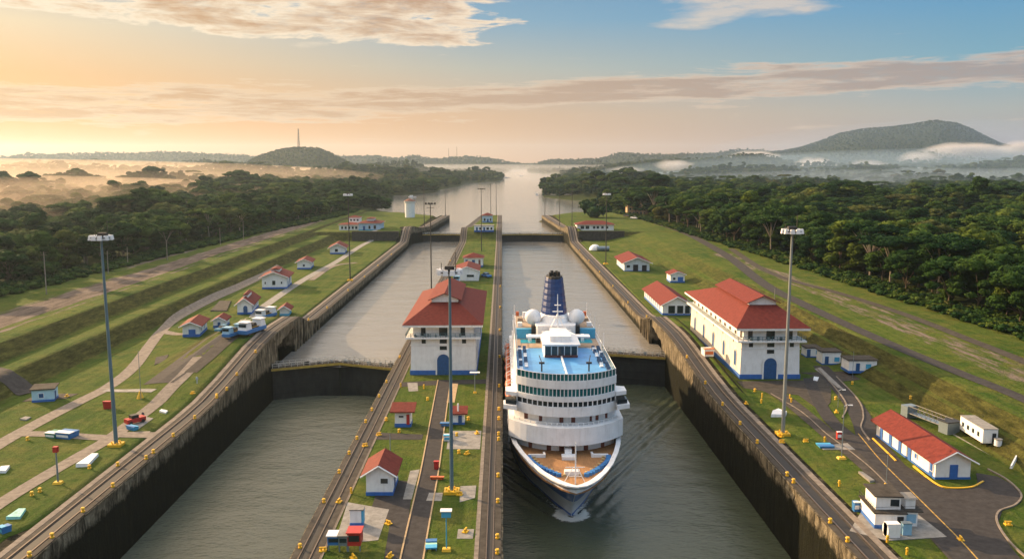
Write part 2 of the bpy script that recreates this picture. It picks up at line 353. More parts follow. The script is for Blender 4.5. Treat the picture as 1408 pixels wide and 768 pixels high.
sunlit = mat('sunlit_plaster', (.70, .64, .55), .8, .08, .8, .2, dirt=.42)  # warm sunlight put into the plaster colour of the sun-facing side
blue = mat('blue_paint', (.030, .13, .42), .6, .15, 1.5, dirt=.3)
dblue = mat('door_blue', (.018, .085, .23), .5, .2, 2)
cyan = mat('cyan_paint', (.06, .36, .58), .5, .15, 2)
redroof = mat('red_roof', (.150, .028, .020), .75, .24, 1.4, .4, 0, 6, dirt=.45)
yellow = mat('yellow_paint', (.72, .42, .02), .55, .12, 2, dirt=.3)
red = mat('red_paint', (.42, .025, .02), .5, .15, 2)
orange = mat('orange_paint', (.62, .16, .04), .5, .15, 2)
steel = mat('galvanised_steel', (.20, .25, .28), .45, .12, 2, metal=.35)
dsteel = mat('dark_steel', (.030, .030, .028), .55, .25, 2, metal=.2)
glass = mat('dark_glass', (.018, .028, .034), .12, .3, .8)
teal = mat('teal_glass', (.012, .11, .12), .10, .3, .6)
asph = mat('asphalt', (.046, .043, .042), .9, .28, .8, .3, 0, 9, dirt=.3)
road = mat('old_concrete_path', (.205, .175, .145), .9, .30, .9, .3, 0, 6, dirt=.35)
gconc = mat('grey_concrete', (.25, .24, .22), .9, .28, .8, .3, 0, 6, dirt=.4)
dconc = mat('dark_concrete', (.062, .055, .046), .92, .35, .7, .4, 0, 5, dirt=.6)
tan = mat('tan_kerb', (.40, .29, .17), .85, .2, 2)
slotm = mat('dark_slot', (.014, .013, .012), .7, .3, 2)  # near-black flat strip along the wall top, standing for the rack slot
railm = mat('rail_steel', (.16, .12, .09), .4, .2, 3, metal=.7)
gatem = mat('gate_steel', (.020, .021, .017), .7, .45, .6, .3, dirt=.5, stretch=(1, 1, .4))
bark = mat('pale_bark', (.27, .23, .18), .9, .25, 2, .3)
dbark = mat('brown_bark', (.12, .095, .07), .95, .25, 2, .3)
# ------------------------------------------------------------ object helpers
COL = scene.collection
def link(o, parent=None):
    COL.objects.link(o)
    if parent is not None: o.parent = parent
    return o
def tag(o, label=None, cat=None, group=None, kind=None):
    if label: o['label'] = label
    if cat: o['category'] = cat
    if group: o['group'] = group
    if kind: o['kind'] = kind
    return o
def thing(name, label, cat, loc=(0, 0, 0), rz=0, group=None):
    o = bpy.data.objects.new(name, None); link(o); o.empty_display_size = .5
    o.location = loc; o.rotation_euler = (0, 0, rz); return tag(o, label, cat, group)
def mesh(name, verts, faces, m, parent=None, smooth=False, mats=None, idx=None, attrs=None):
    me = bpy.data.meshes.new(name); me.from_pydata([tuple(v) for v in verts], [], [tuple(f) for f in faces])
    for mm in (mats or [m]): me.materials.append(mm)
    if idx is not None: me.polygons.foreach_set('material_index', idx)
    if smooth: me.polygons.foreach_set('use_smooth', [True]*len(me.polygons))
    for k, v in (attrs or {}).items():
        a = me.attributes.new(k, 'FLOAT', 'POINT'); a.data.foreach_set('value', np.asarray(v, dtype=np.float32))
    me.update(); return link(bpy.data.objects.new(name, me), parent)
class MB:
    """collects boxes, prisms and tubes into ONE mesh"""
    def __init__(s): s.v = []; s.f = []; s.i = []
    def add(s, v, f, k=0):
        n = len(s.v); s.v += [tuple(p) for p in v]; s.f += [tuple(n+j for j in q) for q in f]; s.i += [k]*len(f); return s
    def box(s, x0, x1, y0, y1, z0, z1, k=0, top=None):
        a, b_, c_, d_ = (top if top else (x0, x1, y0, y1))
        v = [(x0,y0,z0),(x1,y0,z0),(x1,y1,z0),(x0,y1,z0),(a,c_,z1),(b_,c_,z1),(b_,d_,z1),(a,d_,z1)]
        return s.add(v, [(0,3,2,1),(4,5,6,7),(0,1,5,4),(1,2,6,5),(2,3,7,6),(3,0,4,7)], k)
    def cyl(s, c, r, h, n=12, k=0, r2=None, axis='z'):
        r2 = r if r2 is None else r2; v = []
        for rr, zz in ((r, 0), (r2, h)):
            for i in range(n):
                a = 2*math.pi*i/n; p = (rr*math.cos(a), rr*math.sin(a), zz)
                if axis == 'x': p = (p[2], p[0], p[1])
                if axis == 'y': p = (p[0], p[2], p[1])
                v.append((c[0]+p[0], c[1]+p[1], c[2]+p[2]))
        f = [(i, (i+1) % n, n+(i+1) % n, n+i) for i in range(n)]+[tuple(range(n-1, -1, -1)), tuple(range(n, 2*n))]
        return s.add(v, f, k)
    def tube(s, pts, r, n=6, k=0, r2=None):
        pts = [Vector(p) for p in pts]; r2 = r if r2 is None else r2; v = []; m_ = len(pts)
        for j, p in enumerate(pts):
            d = (pts[min(j+1, m_-1)]-pts[max(j-1, 0)]).normalized()
            u = d.cross(Vector((0, 0, 1)) if abs(d.z) < .9 else Vector((1, 0, 0))).normalized(); w_ = d.cross(u)
            rr = r+(r2-r)*j/(m_-1)
            v += [p+(u*math.cos(2*math.pi*i/n)+w_*math.sin(2*math.pi*i/n))*rr for i in range(n)]
        f = [(j*n+i, j*n+(i+1) % n, (j+1)*n+(i+1) % n, (j+1)*n+i) for j in range(m_-1) for i in range(n)]
        f += [tuple(range(n-1, -1, -1)), tuple(range((m_-1)*n, m_*n))]
        return s.add(v, f, k)
    def ball(s, c, r, n=14, k=0, sz=1.0, half=False):
        v = []; f = []; mth = n//2
        for j in range(mth+1):
            th = math.pi*(j/mth)*(.5 if half else 1)
            for i in range(n):
                a = 2*math.pi*i/n; v.append((c[0]+r*math.sin(th)*math.cos(a), c[1]+r*math.sin(th)*math.sin(a), c[2]+r*sz*math.cos(th)))
        for j in range(mth):
            for i in range(n): f.append((j*n+i, (j+1)*n+i, (j+1)*n+(i+1) % n, j*n+(i+1) % n))
        return s.add(v, f, k)
    def prism(s, poly, z0, z1, k=0):
        n = len(poly); v = [(x, y, z0) for x, y in poly]+[(x, y, z1) for x, y in poly]
        f = [tuple(range(n-1, -1, -1)), tuple(range(n, 2*n))]+[(i, (i+1) % n, n+(i+1) % n, n+i) for i in range(n)]
        return s.add(v, f, k)
    def build(s, name, m, parent=None, smooth=False, **kw):
        mats = m if isinstance(m, (list, tuple)) else [m]
        return mesh(name, s.v, s.f, None, parent, smooth, mats=mats, idx=s.i if len(mats) > 1 else None, **kw)
def bevel(o, w=.05, seg=1):
    md = o.modifiers.new('bevel', 'BEVEL'); md.width = w; md.segments = seg; md.limit_method = 'ANGLE'; return o
def copy_tree(o, parent=None):
    c = o.copy(); COL.objects.link(c); c.parent = parent
    for ch in list(o.children): copy_tree(ch, c)
    return c
HAZE_D = .00005
# ============================================================ GROUND
xs = np.unique(np.concatenate([np.arange(-135, -101, .7), np.arange(-101, -57, 1.5), [-62.3, -62.1], np.arange(-57, 44, 12), np.arange(44, 104, 1.0), np.arange(104, 140, 3.0),
     -np.geomspace(135, 9000, 95), np.geomspace(140, 9000, 95)]))
ys = np.unique(np.concatenate([np.arange(-40, 90, 12), np.arange(90, 300, 2.5), np.arange(300, 540, 4), np.arange(539, 549, 1), np.arange(549, 760, 6), np.geomspace(760, 14000, 170)]))
XX, YY = np.meshgrid(xs, ys)
SD = lake_sd(XX.ravel(), YY.ravel())
ZZ = ground(XX.ravel(), YY.ravel(), SD)
V = np.stack([XX.ravel(), YY.ravel(), ZZ], 1)
nx, ny = len(xs), len(ys)
ii = np.arange(nx*ny).reshape(ny, nx)
Fq = np.stack([ii[:-1, :-1].ravel(), ii[:-1, 1:].ravel(), ii[1:, 1:].ravel(), ii[1:, :-1].ravel()], 1)
me = bpy.data.meshes.new('ground'); me.vertices.add(len(V)); me.vertices.foreach_set('co', V.ravel())
me.loops.add(Fq.size); me.loops.foreach_set('vertex_index', Fq.ravel()); me.polygons.add(len(Fq))
me.polygons.foreach_set('loop_start', np.arange(0, Fq.size, 4)); me.polygons.foreach_set('loop_total', np.full(len(Fq), 4))
me.polygons.foreach_set('use_smooth', np.ones(len(Fq), bool)); me.update(); me.validate()
FL_FOREST = lambda Y: np.interp(Y, [100, 250, 500, 700], [-168, -165, -152, -130])
FR_FOREST = lambda Y: np.interp(Y, [100, 250, 400, 650, 760], [136, 134, 128, 112, 100])
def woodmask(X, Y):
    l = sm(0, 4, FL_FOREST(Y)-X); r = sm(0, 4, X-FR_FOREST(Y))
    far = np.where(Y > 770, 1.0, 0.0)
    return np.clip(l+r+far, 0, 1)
X1, Y1 = XX.ravel(), YY.ravel()
dirt = np.zeros(len(V))
def bandx(c, hw, s=1.2): return np.clip((hw+s-np.abs(X1-c))/(2*s), 0, 1)
sway = 1.6*(fbm(Y1*.01, Y1*0+2, 2)-.5)*2
lft = (Y1 < 640)
dirt = np.maximum(dirt, bandx(-138.5+sway, 6.2)*.9*lft); dirt = np.maximum(dirt, bandx(-129.6+sway, .9)*.7*lft)
dirt = np.maximum(dirt, bandx(-151.5+sway, 3.0)*.72*lft)
rcur = np.interp(Y1, [100, 300, 420, 560, 700], [0, 0, -3, -14, -22])
dirt = np.maximum(dirt, bandx(111+rcur, 6.5)*.47*(Y1 < 420))
a = me.attributes.new('dirt', 'FLOAT', 'POINT'); a.data.foreach_set('value', dirt.astype(np.float32))
a = me.attributes.new('wood', 'FLOAT', 'POINT'); a.data.foreach_set('value', woodmask(X1, Y1).astype(np.float32))
me.materials.append(TERR); go = link(bpy.data.objects.new('ground', me)); tag(go, kind='structure')
# ============================================================ WATER
def sheet(name, x0, x1, y0, y1, z, m, nx=1, ny=1, fn=None):
    gx = np.linspace(x0, x1, nx+1); gy = np.linspace(y0, y1, ny+1); A, B = np.meshgrid(gx, gy)
    Zs = np.full(A.size, z) if fn is None else z+fn(A.ravel(), B.ravel())
    v = np.stack([A.ravel(), B.ravel(), Zs], 1); k = np.arange(A.size).reshape(ny+1, nx+1)
    f = np.stack([k[:-1, :-1].ravel(), k[:-1, 1:].ravel(), k[1:, 1:].ravel(), k[1:, :-1].ravel()], 1)
    return tag(mesh(name, v.tolist(), f.tolist(), m, smooth=True), kind='structure')
SX, SY = 12.0, 144.0      # ship stem at the waterline
def wake(x, y):
    dx = np.abs(x-SX); s = y-(SY-3)            # distance behind the stem
    arm = 3.5+s*.42                            # Kelvin-like arms spreading aft
    out = dx-arm
    env = np.exp(-np.clip(out, -50, 0)**2/60)*np.exp(-np.clip(out, 0, 99)/1.5)*sm(-2, 6, s)
    k = 2*math.pi/2.3
    wv = np.sin(k*(dx*.80-s*.42))*.16*env
    bow = .35*np.exp(-((np.hypot((x-SX)*1.0, (y-SY+1.5)))-3.2)**2/2.0)
    return wv*1.5*(.4+vnoise(x*.3, y*.3))+bow*.6
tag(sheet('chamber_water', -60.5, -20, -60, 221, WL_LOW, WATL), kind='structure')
sheet('chamber_water', -6, 46.5, -60, 100, WL_LOW, WAT)
sheet('chamber_water', -6, 46.5, 100, 232, WL_LOW, WAT, 190, 300, wake)
sheet('chamber_water', -60.5, -20, 222, 580, WL_UP, WATU)
sheet('chamber_water', -6, 46.5, 233, 580, WL_UP, WATU)
ll = LAKE
vv = [(-57, 579, 0), (46, 579, 0), (42, 716, 0), (9000, 716, 0), (9000, 14000, 0), (-9000, 14000, 0), (-9000, 716, 0), (-53, 716, 0)]
tag(mesh('lake_water', vv, [(0, 1, 2, 7), (3, 4, 5, 6, 7, 2)], WATF), kind='structure')
# ============================================================ LOCK WALLS
def lock_wall(name, label, side, xf, Y0, Y1, width, sgn, bands, gate_c, recess=None):
    """xf(Y) = water face; sgn=+1 wall body lies towards +X.  bands: (u0,u1,dz,material) across the top"""
    root = thing(name, label, 'lock wall', (0, 0, 0))
    yy = np.unique(np.concatenate([np.arange(Y0, min(Y1, 320), 2.0), np.arange(max(Y0, 320), Y1+.01, 5.0), np.arange(528, 600, 2.0)] + ([[recess[0]-.05, recess[0], recess[1], recess[1]+.05]] if recess else []))); yy = yy[(yy >= Y0) & (yy <= Y1)]
    cz = crest(side, yy); xx = xf(yy)
    # body: columns down the face
    dn = np.array([0, .5, 1.2, 2.2, 2.9, 3.6, 4.5, 6.0, 8.5, 12, 16, 21])
    v = []; f = []; bel = []
    ncol = len(dn)+1
    blk_off = [random.choice((0, .12, .28, .4)) for _ in yy]
    for j, (y, c0, x) in enumerate(zip(yy, cz, xx)):
        v.append((x+sgn*width, y, c0-.02)); bel.append(3.0); base0 = 5.5*float(sm(STEP0-8, STEP0+14, y))
        for d in dn:
            rough = (.16 if d < 3.5 else .05)*(random.random()-.5)
            off = .0 if d >= 2.2 else .22 if d < .5 else .22-blk_off[j]*.8
            if recess and recess[0] <= y <= recess[1]:
                zt = recess[2]-3.0*(1-math.sin(math.pi*.5*(.25+.75*(y-recess[0])/(recess[1]-recess[0]))))
                if c0-d < zt: off = -4.8
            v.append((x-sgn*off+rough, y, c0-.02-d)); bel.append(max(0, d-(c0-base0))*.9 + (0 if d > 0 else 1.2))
    for j in range(len(yy)-1):
        for k in range(ncol-1):
            q = (j*ncol+k, j*ncol+k+1, (j+1)*ncol+k+1, (j+1)*ncol+k)
            f.append(q if sgn < 0 else q[::-1])
    # ends
    for j in (0, len(yy)-1):
        n = len(v); v.append((xx[j]+sgn*width, yy[j], cz[j]-21)); bel.append(12)
        f.append(tuple(j*ncol+k for k in range(ncol))+(n,))
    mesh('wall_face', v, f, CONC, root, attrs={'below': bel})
    for (u0, u1, dz, mm, nm) in bands:
        v = []; f = []
        for y, c0, x in zip(yy, cz, xx):
            a0, a1 = x+sgn*u0, x+sgn*u1
            v += [(a0, y, c0-.03), (a0, y, c0+dz), (a1, y, c0+dz), (a1, y, c0-.03)]
        for j in range(len(yy)-1):
            for k in range(3):
                q = (j*4+k, (j+1)*4+k, (j+1)*4+k+1, j*4+k+1); f.append(q if sgn > 0 else q[::-1])
        f += [(0, 1, 2, 3), tuple((len(yy)-1)*4+k for k in (3, 2, 1, 0))]
        mesh(nm, v, f, mm, root)
    return root
side_bands = [(0.0, .9, .10, dconc, 'coping'), (1.0, 1.22, .16, railm, 'rail'), (1.24, 1.38, .06, dconc, 'track_bed'), (1.4, 2.7, .015, slotm, 'rack_slot'),
              (2.72, 2.92, .07, dconc, 'track_bed'), (2.95, 3.17, .16, railm, 'rail'), (3.25, 4.0, .08, dconc, 'track_bed'), (4.05, 5.0, .11, road, 'kerb_strip')]
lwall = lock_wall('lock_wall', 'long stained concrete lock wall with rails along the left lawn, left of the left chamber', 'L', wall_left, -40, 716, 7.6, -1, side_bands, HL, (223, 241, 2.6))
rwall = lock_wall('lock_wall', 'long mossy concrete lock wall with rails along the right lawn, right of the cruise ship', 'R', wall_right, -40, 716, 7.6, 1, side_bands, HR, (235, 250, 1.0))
# island between the chambers
IL = lambda Y: np.interp(Y, [0, 560, 600, 716], [-27, -26.4, -24, -17.5]); IR = lambda Y: np.asarray(Y)*0.0-.15
isl = thing('island_wall', 'long concrete island pier with rail tracks on both edges between the two chambers', 'lock wall')
yy = np.unique(np.concatenate([np.arange(-40, 320, 2.0), np.arange(320, 716.1, 4)]))
v = []; f = []; bel = []; dn = [0, .6, 1.4, 2.5, 4, 6, 9, 13, 18]
nc = 2*len(dn)
for y in yy:
    c0 = float(crest('I', y))-.02
    for d in dn[::-1]: v.append((float(IL(y))+random.uniform(-.08, .08)*(d < 5)-(.2 if d < 1.2 else 0), y, c0-d)); bel.append(d*.9+(1.2 if d == 0 else 0))
    for d in dn: v.append((float(IR(y))+random.uniform(-.08, .08)*(d < 5)+(.2 if d < 1.2 else 0), y, c0-d)); bel.append(d*.9+(1.2 if d == 0 else 0))
for j in range(len(yy)-1):
    for k in range(nc-1): f.append((j*nc+k, j*nc+k+1, (j+1)*nc+k+1, (j+1)*nc+k)[::-1])
f.append(tuple(range(nc))); f.append(tuple((len(yy)-1)*nc+k for k in range(nc))[::-1])
mesh('wall_face', v, f, CONC, isl, attrs={'below': bel})
def strips(root, xf, sgn, bands):
    for (u0, u1, dz, mm, nm) in bands:
        v = []; f = []
        for y in yy:
            c0 = float(crest('I', y)); x = float(xf(y)); a0, a1 = x+sgn*u0, x+sgn*u1
            v += [(a0, y, c0-.03), (a0, y, c0+dz), (a1, y, c0+dz), (a1, y, c0-.03)]
        for j in range(len(yy)-1):
            for k in range(3):
                q = (j*4+k, (j+1)*4+k, (j+1)*4+k+1, j*4+k+1); f.append(q if sgn > 0 else q[::-1])
        f += [(0, 1, 2, 3), tuple((len(yy)-1)*4+k for k in (3, 2, 1, 0))]
        mesh(nm, v, f, mm, root)
ib = [(0.0, .8, .10, dconc, 'coping'), (.85, 1.0, .16, railm, 'rail'), (1.02, 1.3, .05, dconc, 'track_bed'), (1.32, 1.95, .015, slotm, 'rack_slot'), (1.97, 2.3, .05, dconc, 'track_bed'),
      (2.32, 2.47, .16, railm, 'rail'), (2.5, 3.6, .07, dconc, 'track_bed'), (3.62, 3.72, .14, railm, 'rail'), (3.75, 3.95, .13, road, 'kerb_strip')]
strips(isl, IL, 1, ib)
ib2 = [(0.0, .95, .12, dconc, 'coping'), (1.0, 1.12, .16, railm, 'rail'), (1.14, 1.85, .015, slotm, 'rack_slot'), (1.87, 2.0, .16, railm, 'rail'), (2.03, 2.9, .07, dconc, 'track_bed'), (2.92, 3.5, .10, road, 'kerb_strip')]
strips(isl, IR, -1, ib2)
# island lawn
v = []; f = []
for y in yy:
    c0 = float(crest('I', y))+.045; x0 = float(IL(y))+3.9; v += [(x0, y, c0), (-3.6, y, c0)]
for j in range(len(yy)-1): f.append((2*j, 2*j+1, 2*j+3, 2*j+2))
tag(mesh('island_lawn', v, f, TERR), kind='structure')
# ------------------------------------------------------------ ground patches: ribbons and pads on the terrain
def spline(pts, n=8):
    pts = [Vector(p) for p in pts]; out = []
    ext = [pts[0]*2-pts[1]]+pts+[pts[-1]*2-pts[-2]]
    for i in range(1, len(ext)-2):
        p0, p1, p2, p3 = ext[i-1:i+3]
        for k in range(n):
            t_ = k/n; out.append(.5*((2*p1)+(-p0+p2)*t_+(2*p0-5*p1+4*p2-p3)*t_**2+(-p0+3*p1-3*p2+p3)*t_**3))
    out.append(pts[-1]); return out
_lvl = [0]
def ribbon(name, pxs, width, m, lift=.06, n=8, z=None, world=False, kerb=None):
    pts = [Vector(p) if world else (G(*p) if z is None else P(*p, z)) for p in pxs]
    sp = spline(pts, n); v = []; f = []
    for j, p in enumerate(sp):
        d = sp[min(j+1, len(sp)-1)]-sp[max(j-1, 0)]; nn = Vector((-d.y, d.x, 0)).normalized()
        wd = width[0]+(width[1]-width[0])*j/(len(sp)-1) if isinstance(width, tuple) else width
        for s_ in (-.5, 0, .5):
            q = p+nn*wd*s_; zz = gz(q.x, q.y) if z is None else z; v.append((q.x, q.y, zz+lift))
    for j in range(len(sp)-1):
        for k in (0, 1): f.append((3*j+k+1, 3*j+k, 3*j+3+k, 3*j+4+k)[::-1])
    o = tag(mesh(name, v, f, m), kind='structure')
    if kerb:
        for s_, nm in ((-.5, 'kerb'), (.5, 'kerb')):
            v = []; f = []
            for j, p in enumerate(sp):
                d = sp[min(j+1, len(sp)-1)]-sp[max(j-1, 0)]; nn = Vector((-d.y, d.x, 0)).normalized()
                wd = width[0]+(width[1]-width[0])*j/(len(sp)-1) if isinstance(width, tuple) else width
                for s2, h2 in ((0, -.05), (0, .09), (.22, .09), (.22, -.05)):
                    q = p+nn*(wd*s_+s2*(1 if s_ > 0 else -1)); zz = gz(q.x, q.y) if z is None else z; v.append((q.x, q.y, zz+lift+h2))
            for j in range(len(sp)-1):
                for k in range(3): f.append((4*j+k, 4*j+k+1, 4*j+5+k, 4*j+4+k))
            tag(mesh(nm, v, f, kerb), kind='structure')
    return o
def pad(name, pxs, m, lift=.07, z=0.0):
    pts = [P(x, y, z) for x, y in pxs]
    n = len(pts); v = [(p.x, p.y, z+lift) for p in pts]+[(p.x, p.y, z-.1) for p in pts]
    f = [tuple(range(n))]+[(i, (i+1) % n, n+(i+1) % n, n+i) for i in range(n)]
    o = tag(mesh(name, v, f, m), kind='structure')
    bm = bmesh.new(); bm.from_mesh(o.data); bmesh.ops.recalc_face_normals(bm, faces=bm.faces); bm.to_mesh(o.data); bm.free(); return o
mat('dull_yellow_line', (.42, .27, .07), .8, .4, 1.5, dirt=.7)
# left lawn paths
ribbon('footpath', [(-70,655),(0,610),(60,577),(115,549),(150,531),(183,505),(208,472),(222,455),(245,436),(290,411),(330,394),(362,379),(385,366)], (3.3, 3.0), road)
ribbon('footpath', [(-60,735),(0,692),(60,655),(112,625),(150,603),(190,574),(214,555),(236,532),(258,510),(275,490)], (2.6, 3.4), road, .064)
ribbon('footpath', [(145,536),(175,537),(212,537)], 2.0, gconc, .069)
ribbon('footpath', [(30,596),(75,597),(115,600),(150,602)], 3.0, road, .073)
ribbon('footpath', [(160,598),(180,597),(204,596)], 3.0, road, .077)
ribbon('footpath', [(222,455),(240,459),(256,459)], 3.2, road, .069)
ribbon('service_road', [(330,452),(352,432),(369,417),(412,388),(440,372),(464,359),(500,336),(524,321)], 3.4, gconc, .081)
ribbon('footpath', [(428,385),(458,366),(490,361)], 2.6, road, .087)
# loading ramp beside the left hump
ribbon('service_road', [(262,512),(290,488),(310,470),(330,455)], (3.0, 4.0), dconc, .085)
ribbon('ramp_apron', [(-76.5,186,0),(-75,203,0),(-73.6,221,0),(-73,238,0)], (7.0, 11.0), asph, .091, world=True)
# island roads
zi = 0.045
ribbon('service_road', [(560,800),(572,738),(584,680),(592,640),(600,590),(606,552),(611,522)], 2.7, asph, .03, z=zi, kerb=tan)
ribbon('forecourt', [(540,529),(600,526),(672,524)], 4.0, asph, .034, z=zi)
pad('concrete_pad', [(517,679),(540,682),(548,660),(568,662),(562,712),(548,768),(528,768),(536,720),(508,706)], asph, .036, zi)
pad('concrete_pad', [(564,647),(577,645),(566,686),(554,686)], gconc, .042, zi)
pad('concrete_pad', [(590,677),(609,677),(607,688),(586,688)], gconc, .042, zi)
pad('concrete_pad', [(633,668),(655,667),(653,684),(632,690)], gconc, .042, zi)
pad('concrete_pad', [(478,690),(535,700),(520,742),(460,748)], gconc, .040, zi)
pad('concrete_pad', [(630,727),(652,727),(650,740),(628,740)], gconc, .042, zi)
pad('concrete_pad', [(510,594),(582,597),(580,604),(505,604)], asph, .040, zi)
pad('concrete_pad', [(618,592),(662,592),(660,617),(614,617)], gconc, .041, zi)
pad('painted_strip', [(621,527),(630,527),(625,553),(614,553)], tan, .046, zi)
pad('concrete_pad', [(560,526),(574,526),(575,537),(562,538)], gconc, .047, zi)
# right side paving
ribbon('service_road', [(1040,529),(1075,545),(1117,578),(1150,606),(1185,634),(1235,680),(1290,735),(1345,795)], (3.6, 3.0), dconc, .062)
pad('forecourt', [(992,517),(1012,524),(1105,523),(1130,512),(1143,535),(1142,553),(1130,566),(1098,543),(1062,539),(1006,531)], dconc, .060)
ribbon('service_road', [(1112,520),(1124,548),(1142,577),(1170,602),(1204,632),(1254,678),(1310,735),(1365,795)], (2.6, 3.4), asph, .070, n=10)
ribbon('road', [(1128,503),(1152,530),(1176,560),(1190,588),(1200,616),(1238,655),(1300,715),(1375,800)], (3.6, 5.0), asph, .078, n=10)
pad('parking_apron', [(1192,600),(1206,596),(1245,640),(1300,672),(1345,668),(1342,650),(1372,655),(1402,672),(1404,690),(1378,702),(1371,722),(1390,752),(1430,800),(1340,800),(1290,748),(1240,690)], asph, .074)
ribbon('painted_line', [(1180,596),(1212,634),(1262,684),(1320,742),(1350,775),(1375,800)], .2, MATS['dull_yellow_line'], .088)
def kerbline(pxs, m, wd=.28, h=.22, name='kerb'):
    pts = spline([G(*p) for p in pxs], 8); v = []; f = []
    for j, p in enumerate(pts):
        d = pts[min(j+1, len(pts)-1)]-pts[max(j-1, 0)]; nn = Vector((-d.y, d.x, 0)).normalized()*wd*.5
        for q, z in ((p-nn, 0), (p-nn, h), (p+nn, h), (p+nn, 0)): v.append((q.x, q.y, gz(q.x, q.y)+z))
    for j in range(len(pts)-1):
        for k in range(3): f.append((4*j+k, 4*j+k+1, 4*j+5+k, 4*j+4+k))
    return tag(mesh(name, v, f, m), kind='structure')
kerbline([(1124,507),(1152,538),(1164,558),(1158,575)], road)
kerbline([(1150,518),(1180,550),(1187,572),(1184,588),(1196,606)], road)
kerbline([(1358,645),(1385,660),(1404,680),(1396,694),(1374,703),(1371,718),(1388,745),(1420,775)], road)
kerbline([(1060,541),(1102,566),(1135,595),(1166,618),(1197,643),(1232,678)], road, .2, .14)
kerbline([(1200,603),(1232,634)], yellow); kerbline([(1256,641),(1285,664),(1304,671),(1335,670),(1352,662)], yellow)
# right plateau road and dirt tracks
ribbon('plateau_road', [(1500,598),(1408,549),(1320,513),(1240,480),(1150,440),(1100,416),(1050,390),(1000,352),(950,324),(915,311),(890,303),(875,300)], (2.9, 6.0), asph, .10, n=10)
ribbon('dirt_track', [(1500,540),(1408,497),(1330,466),(1240,431),(1150,402),(1090,386),(1045,368),(1005,342)], (3.2, 3.4), dconc, .10, n=10)
pad('concrete_pad', [(1200,640),(1210,638),(1236,661),(1228,664)], gconc, .08) if False else None
pad('concrete_pad', [(1328,578),(1408,640),(1420,652),(1408,652),(1290,586),(1300,572)], gconc, .07)
pad('concrete_pad', [(1168,730),(1186,700),(1240,690),(1302,738),(1220,743)], gconc, .09)
pad('concrete_pad', [(1126,613),(1165,609),(1176,618),(1132,618)], gconc, .075)
pad('concrete_pad', [(1100,512),(1180,510),(1232,517),(1160,524)], dconc, .066)
pad('concrete_pad', [(1120,507),(1128,505),(1160,535),(1152,533)], gconc, .085)
for k, q in enumerate([[(197,519),(208,516),(226,518),(220,523),(203,525)],[(190,516+24),(212,536),(212,539),(192,541)],[(196,572),(211,575),(190,590),(180,588)],[(202,563),(212,564),(203,572),(195,571)]]):
    pad('concrete_pad', q, gconc, .095)
pad('concrete_pad', [(166,596),(215,594),(205,602),(164,601)], road, .099)
pad('concrete_pad', [(30,552),(90,548),(108,541),(84,541),(40,547)], dconc, .068)
# drain chute on the left bank
ribbon('drain_chute', [(-30,500),(0,514),(22,526),(44,540)], 6.5, asph, .15, z=None)
# stepped retaining walls where the upper ground begins
rt_ = MB(); rt_.box(-95, -65.5, 541.5, 543.0, -1, 5.9); rt_.box(-95, -65.5, 541.3, 543.2, 5.9, 6.15)
tag(rt_.build('retaining_wall', dconc), 'dark stained concrete retaining wall below the far left houses', 'wall')
rt_ = MB(); rt_.box(48.5, 78, 541.5, 543.0, -1, 5.9); rt_.box(48.5, 78, 541.3, 543.2, 5.9, 6.15)
tag(rt_.build('retaining_wall', dconc), 'dark stained concrete retaining wall below the far right building', 'wall')
# ============================================================ LOCK GATES
def lock_gate(label, xa, xb, Y, ztop, zbot, apex=5.5, mitred=True):
    root = thing('lock_gate', label, 'lock gate', ((xa+xb)/2, Y, ztop), group='mitre gates across the chambers')
    cx = (xb-xa)/2
    for s in (-1, 1):
        p0 = Vector((s*cx, 0, 0)); p1 = Vector((0, apex, 0)); d = (p1-p0); ln = d.length; d.normalize(); nn = Vector((-d.y, d.x, 0))*(1 if s < 0 else -1)
        def quadbox(a0, a1, o0, o1, z0, z1, mb, k=0):
            c = [p0+d*a0+nn*o0, p0+d*a1+nn*o0, p0+d*a1+nn*o1, p0+d*a0+nn*o1]
            if s > 0: c = c[::-1]
            mb.add([(q.x, q.y, z0) for q in c]+[(q.x, q.y, z1) for q in c], [(0,3,2,1),(4,5,6,7),(0,1,5,4),(1,2,6,5),(2,3,7,6),(3,0,4,7)], k)
        m1 = MB(); quadbox(0, ln-.05, 0, 1.8, zbot-ztop, 0, m1)
        for zz in np.arange(zbot-ztop+1, -1, 2.1): quadbox(.1, ln-.2, -.14, -.002, zz, zz+.22, m1)
        leaf = m1.build('gate_leaf', gatem, root)
        m2 = MB(); quadbox(0, ln-.1, -1.0, 2.2, .02, .18, m2); m2.build('walkway', dconc, leaf)
        m4 = MB(); quadbox(0, ln-.1, -1.16, -1.02, -.5, .10, m4); m4.build('yellow_fender', mat('dull_yellow', (.38, .27, .05), .7, .3, 1), leaf)
        m3 = MB()
        for off in (-.9, 2.1):
            for zz in (.7, 1.2): quadbox(.2, ln-.3, off, off+.08, zz, zz+.10, m3)
            for a in np.arange(.3, ln-.3, 1.6): quadbox(a, a+.12, off, off+.10, .18, 1.25, m3)
        m3.build('railing', mat('railing_paint', (.48, .46, .40), .6), leaf)
        for a in np.arange(2, ln-2, 3.4):
            m5 = MB(); quadbox(a, a+random.uniform(.5, 1.2), .2, .9, .18, .18+random.uniform(.4, .9), m5); m5.build('gate_motor', random.choice((dsteel, steel, gconc)), leaf)
    return root
def ribs(side, x0, x1, ys_, zb, parent):
    mb = MB()
    for y in ys_: c0 = float(crest(side, y)); mb.box(x0, x1, y, y+.8, zb, c0-.35)
    mesh('wall_pier', mb.v, mb.f, CONC, parent, attrs={'below': [0.2]*len(mb.v)})
ribs('L', -60.2, -59.15, (241.5, 245, 248.5, 252, 255.5, 259, 263, 268, 273), -4.3, lwall); ribs('R', 44.0, 45.2, (250.5, 253, 256, 259.5, 263, 267), -4.3, rwall)
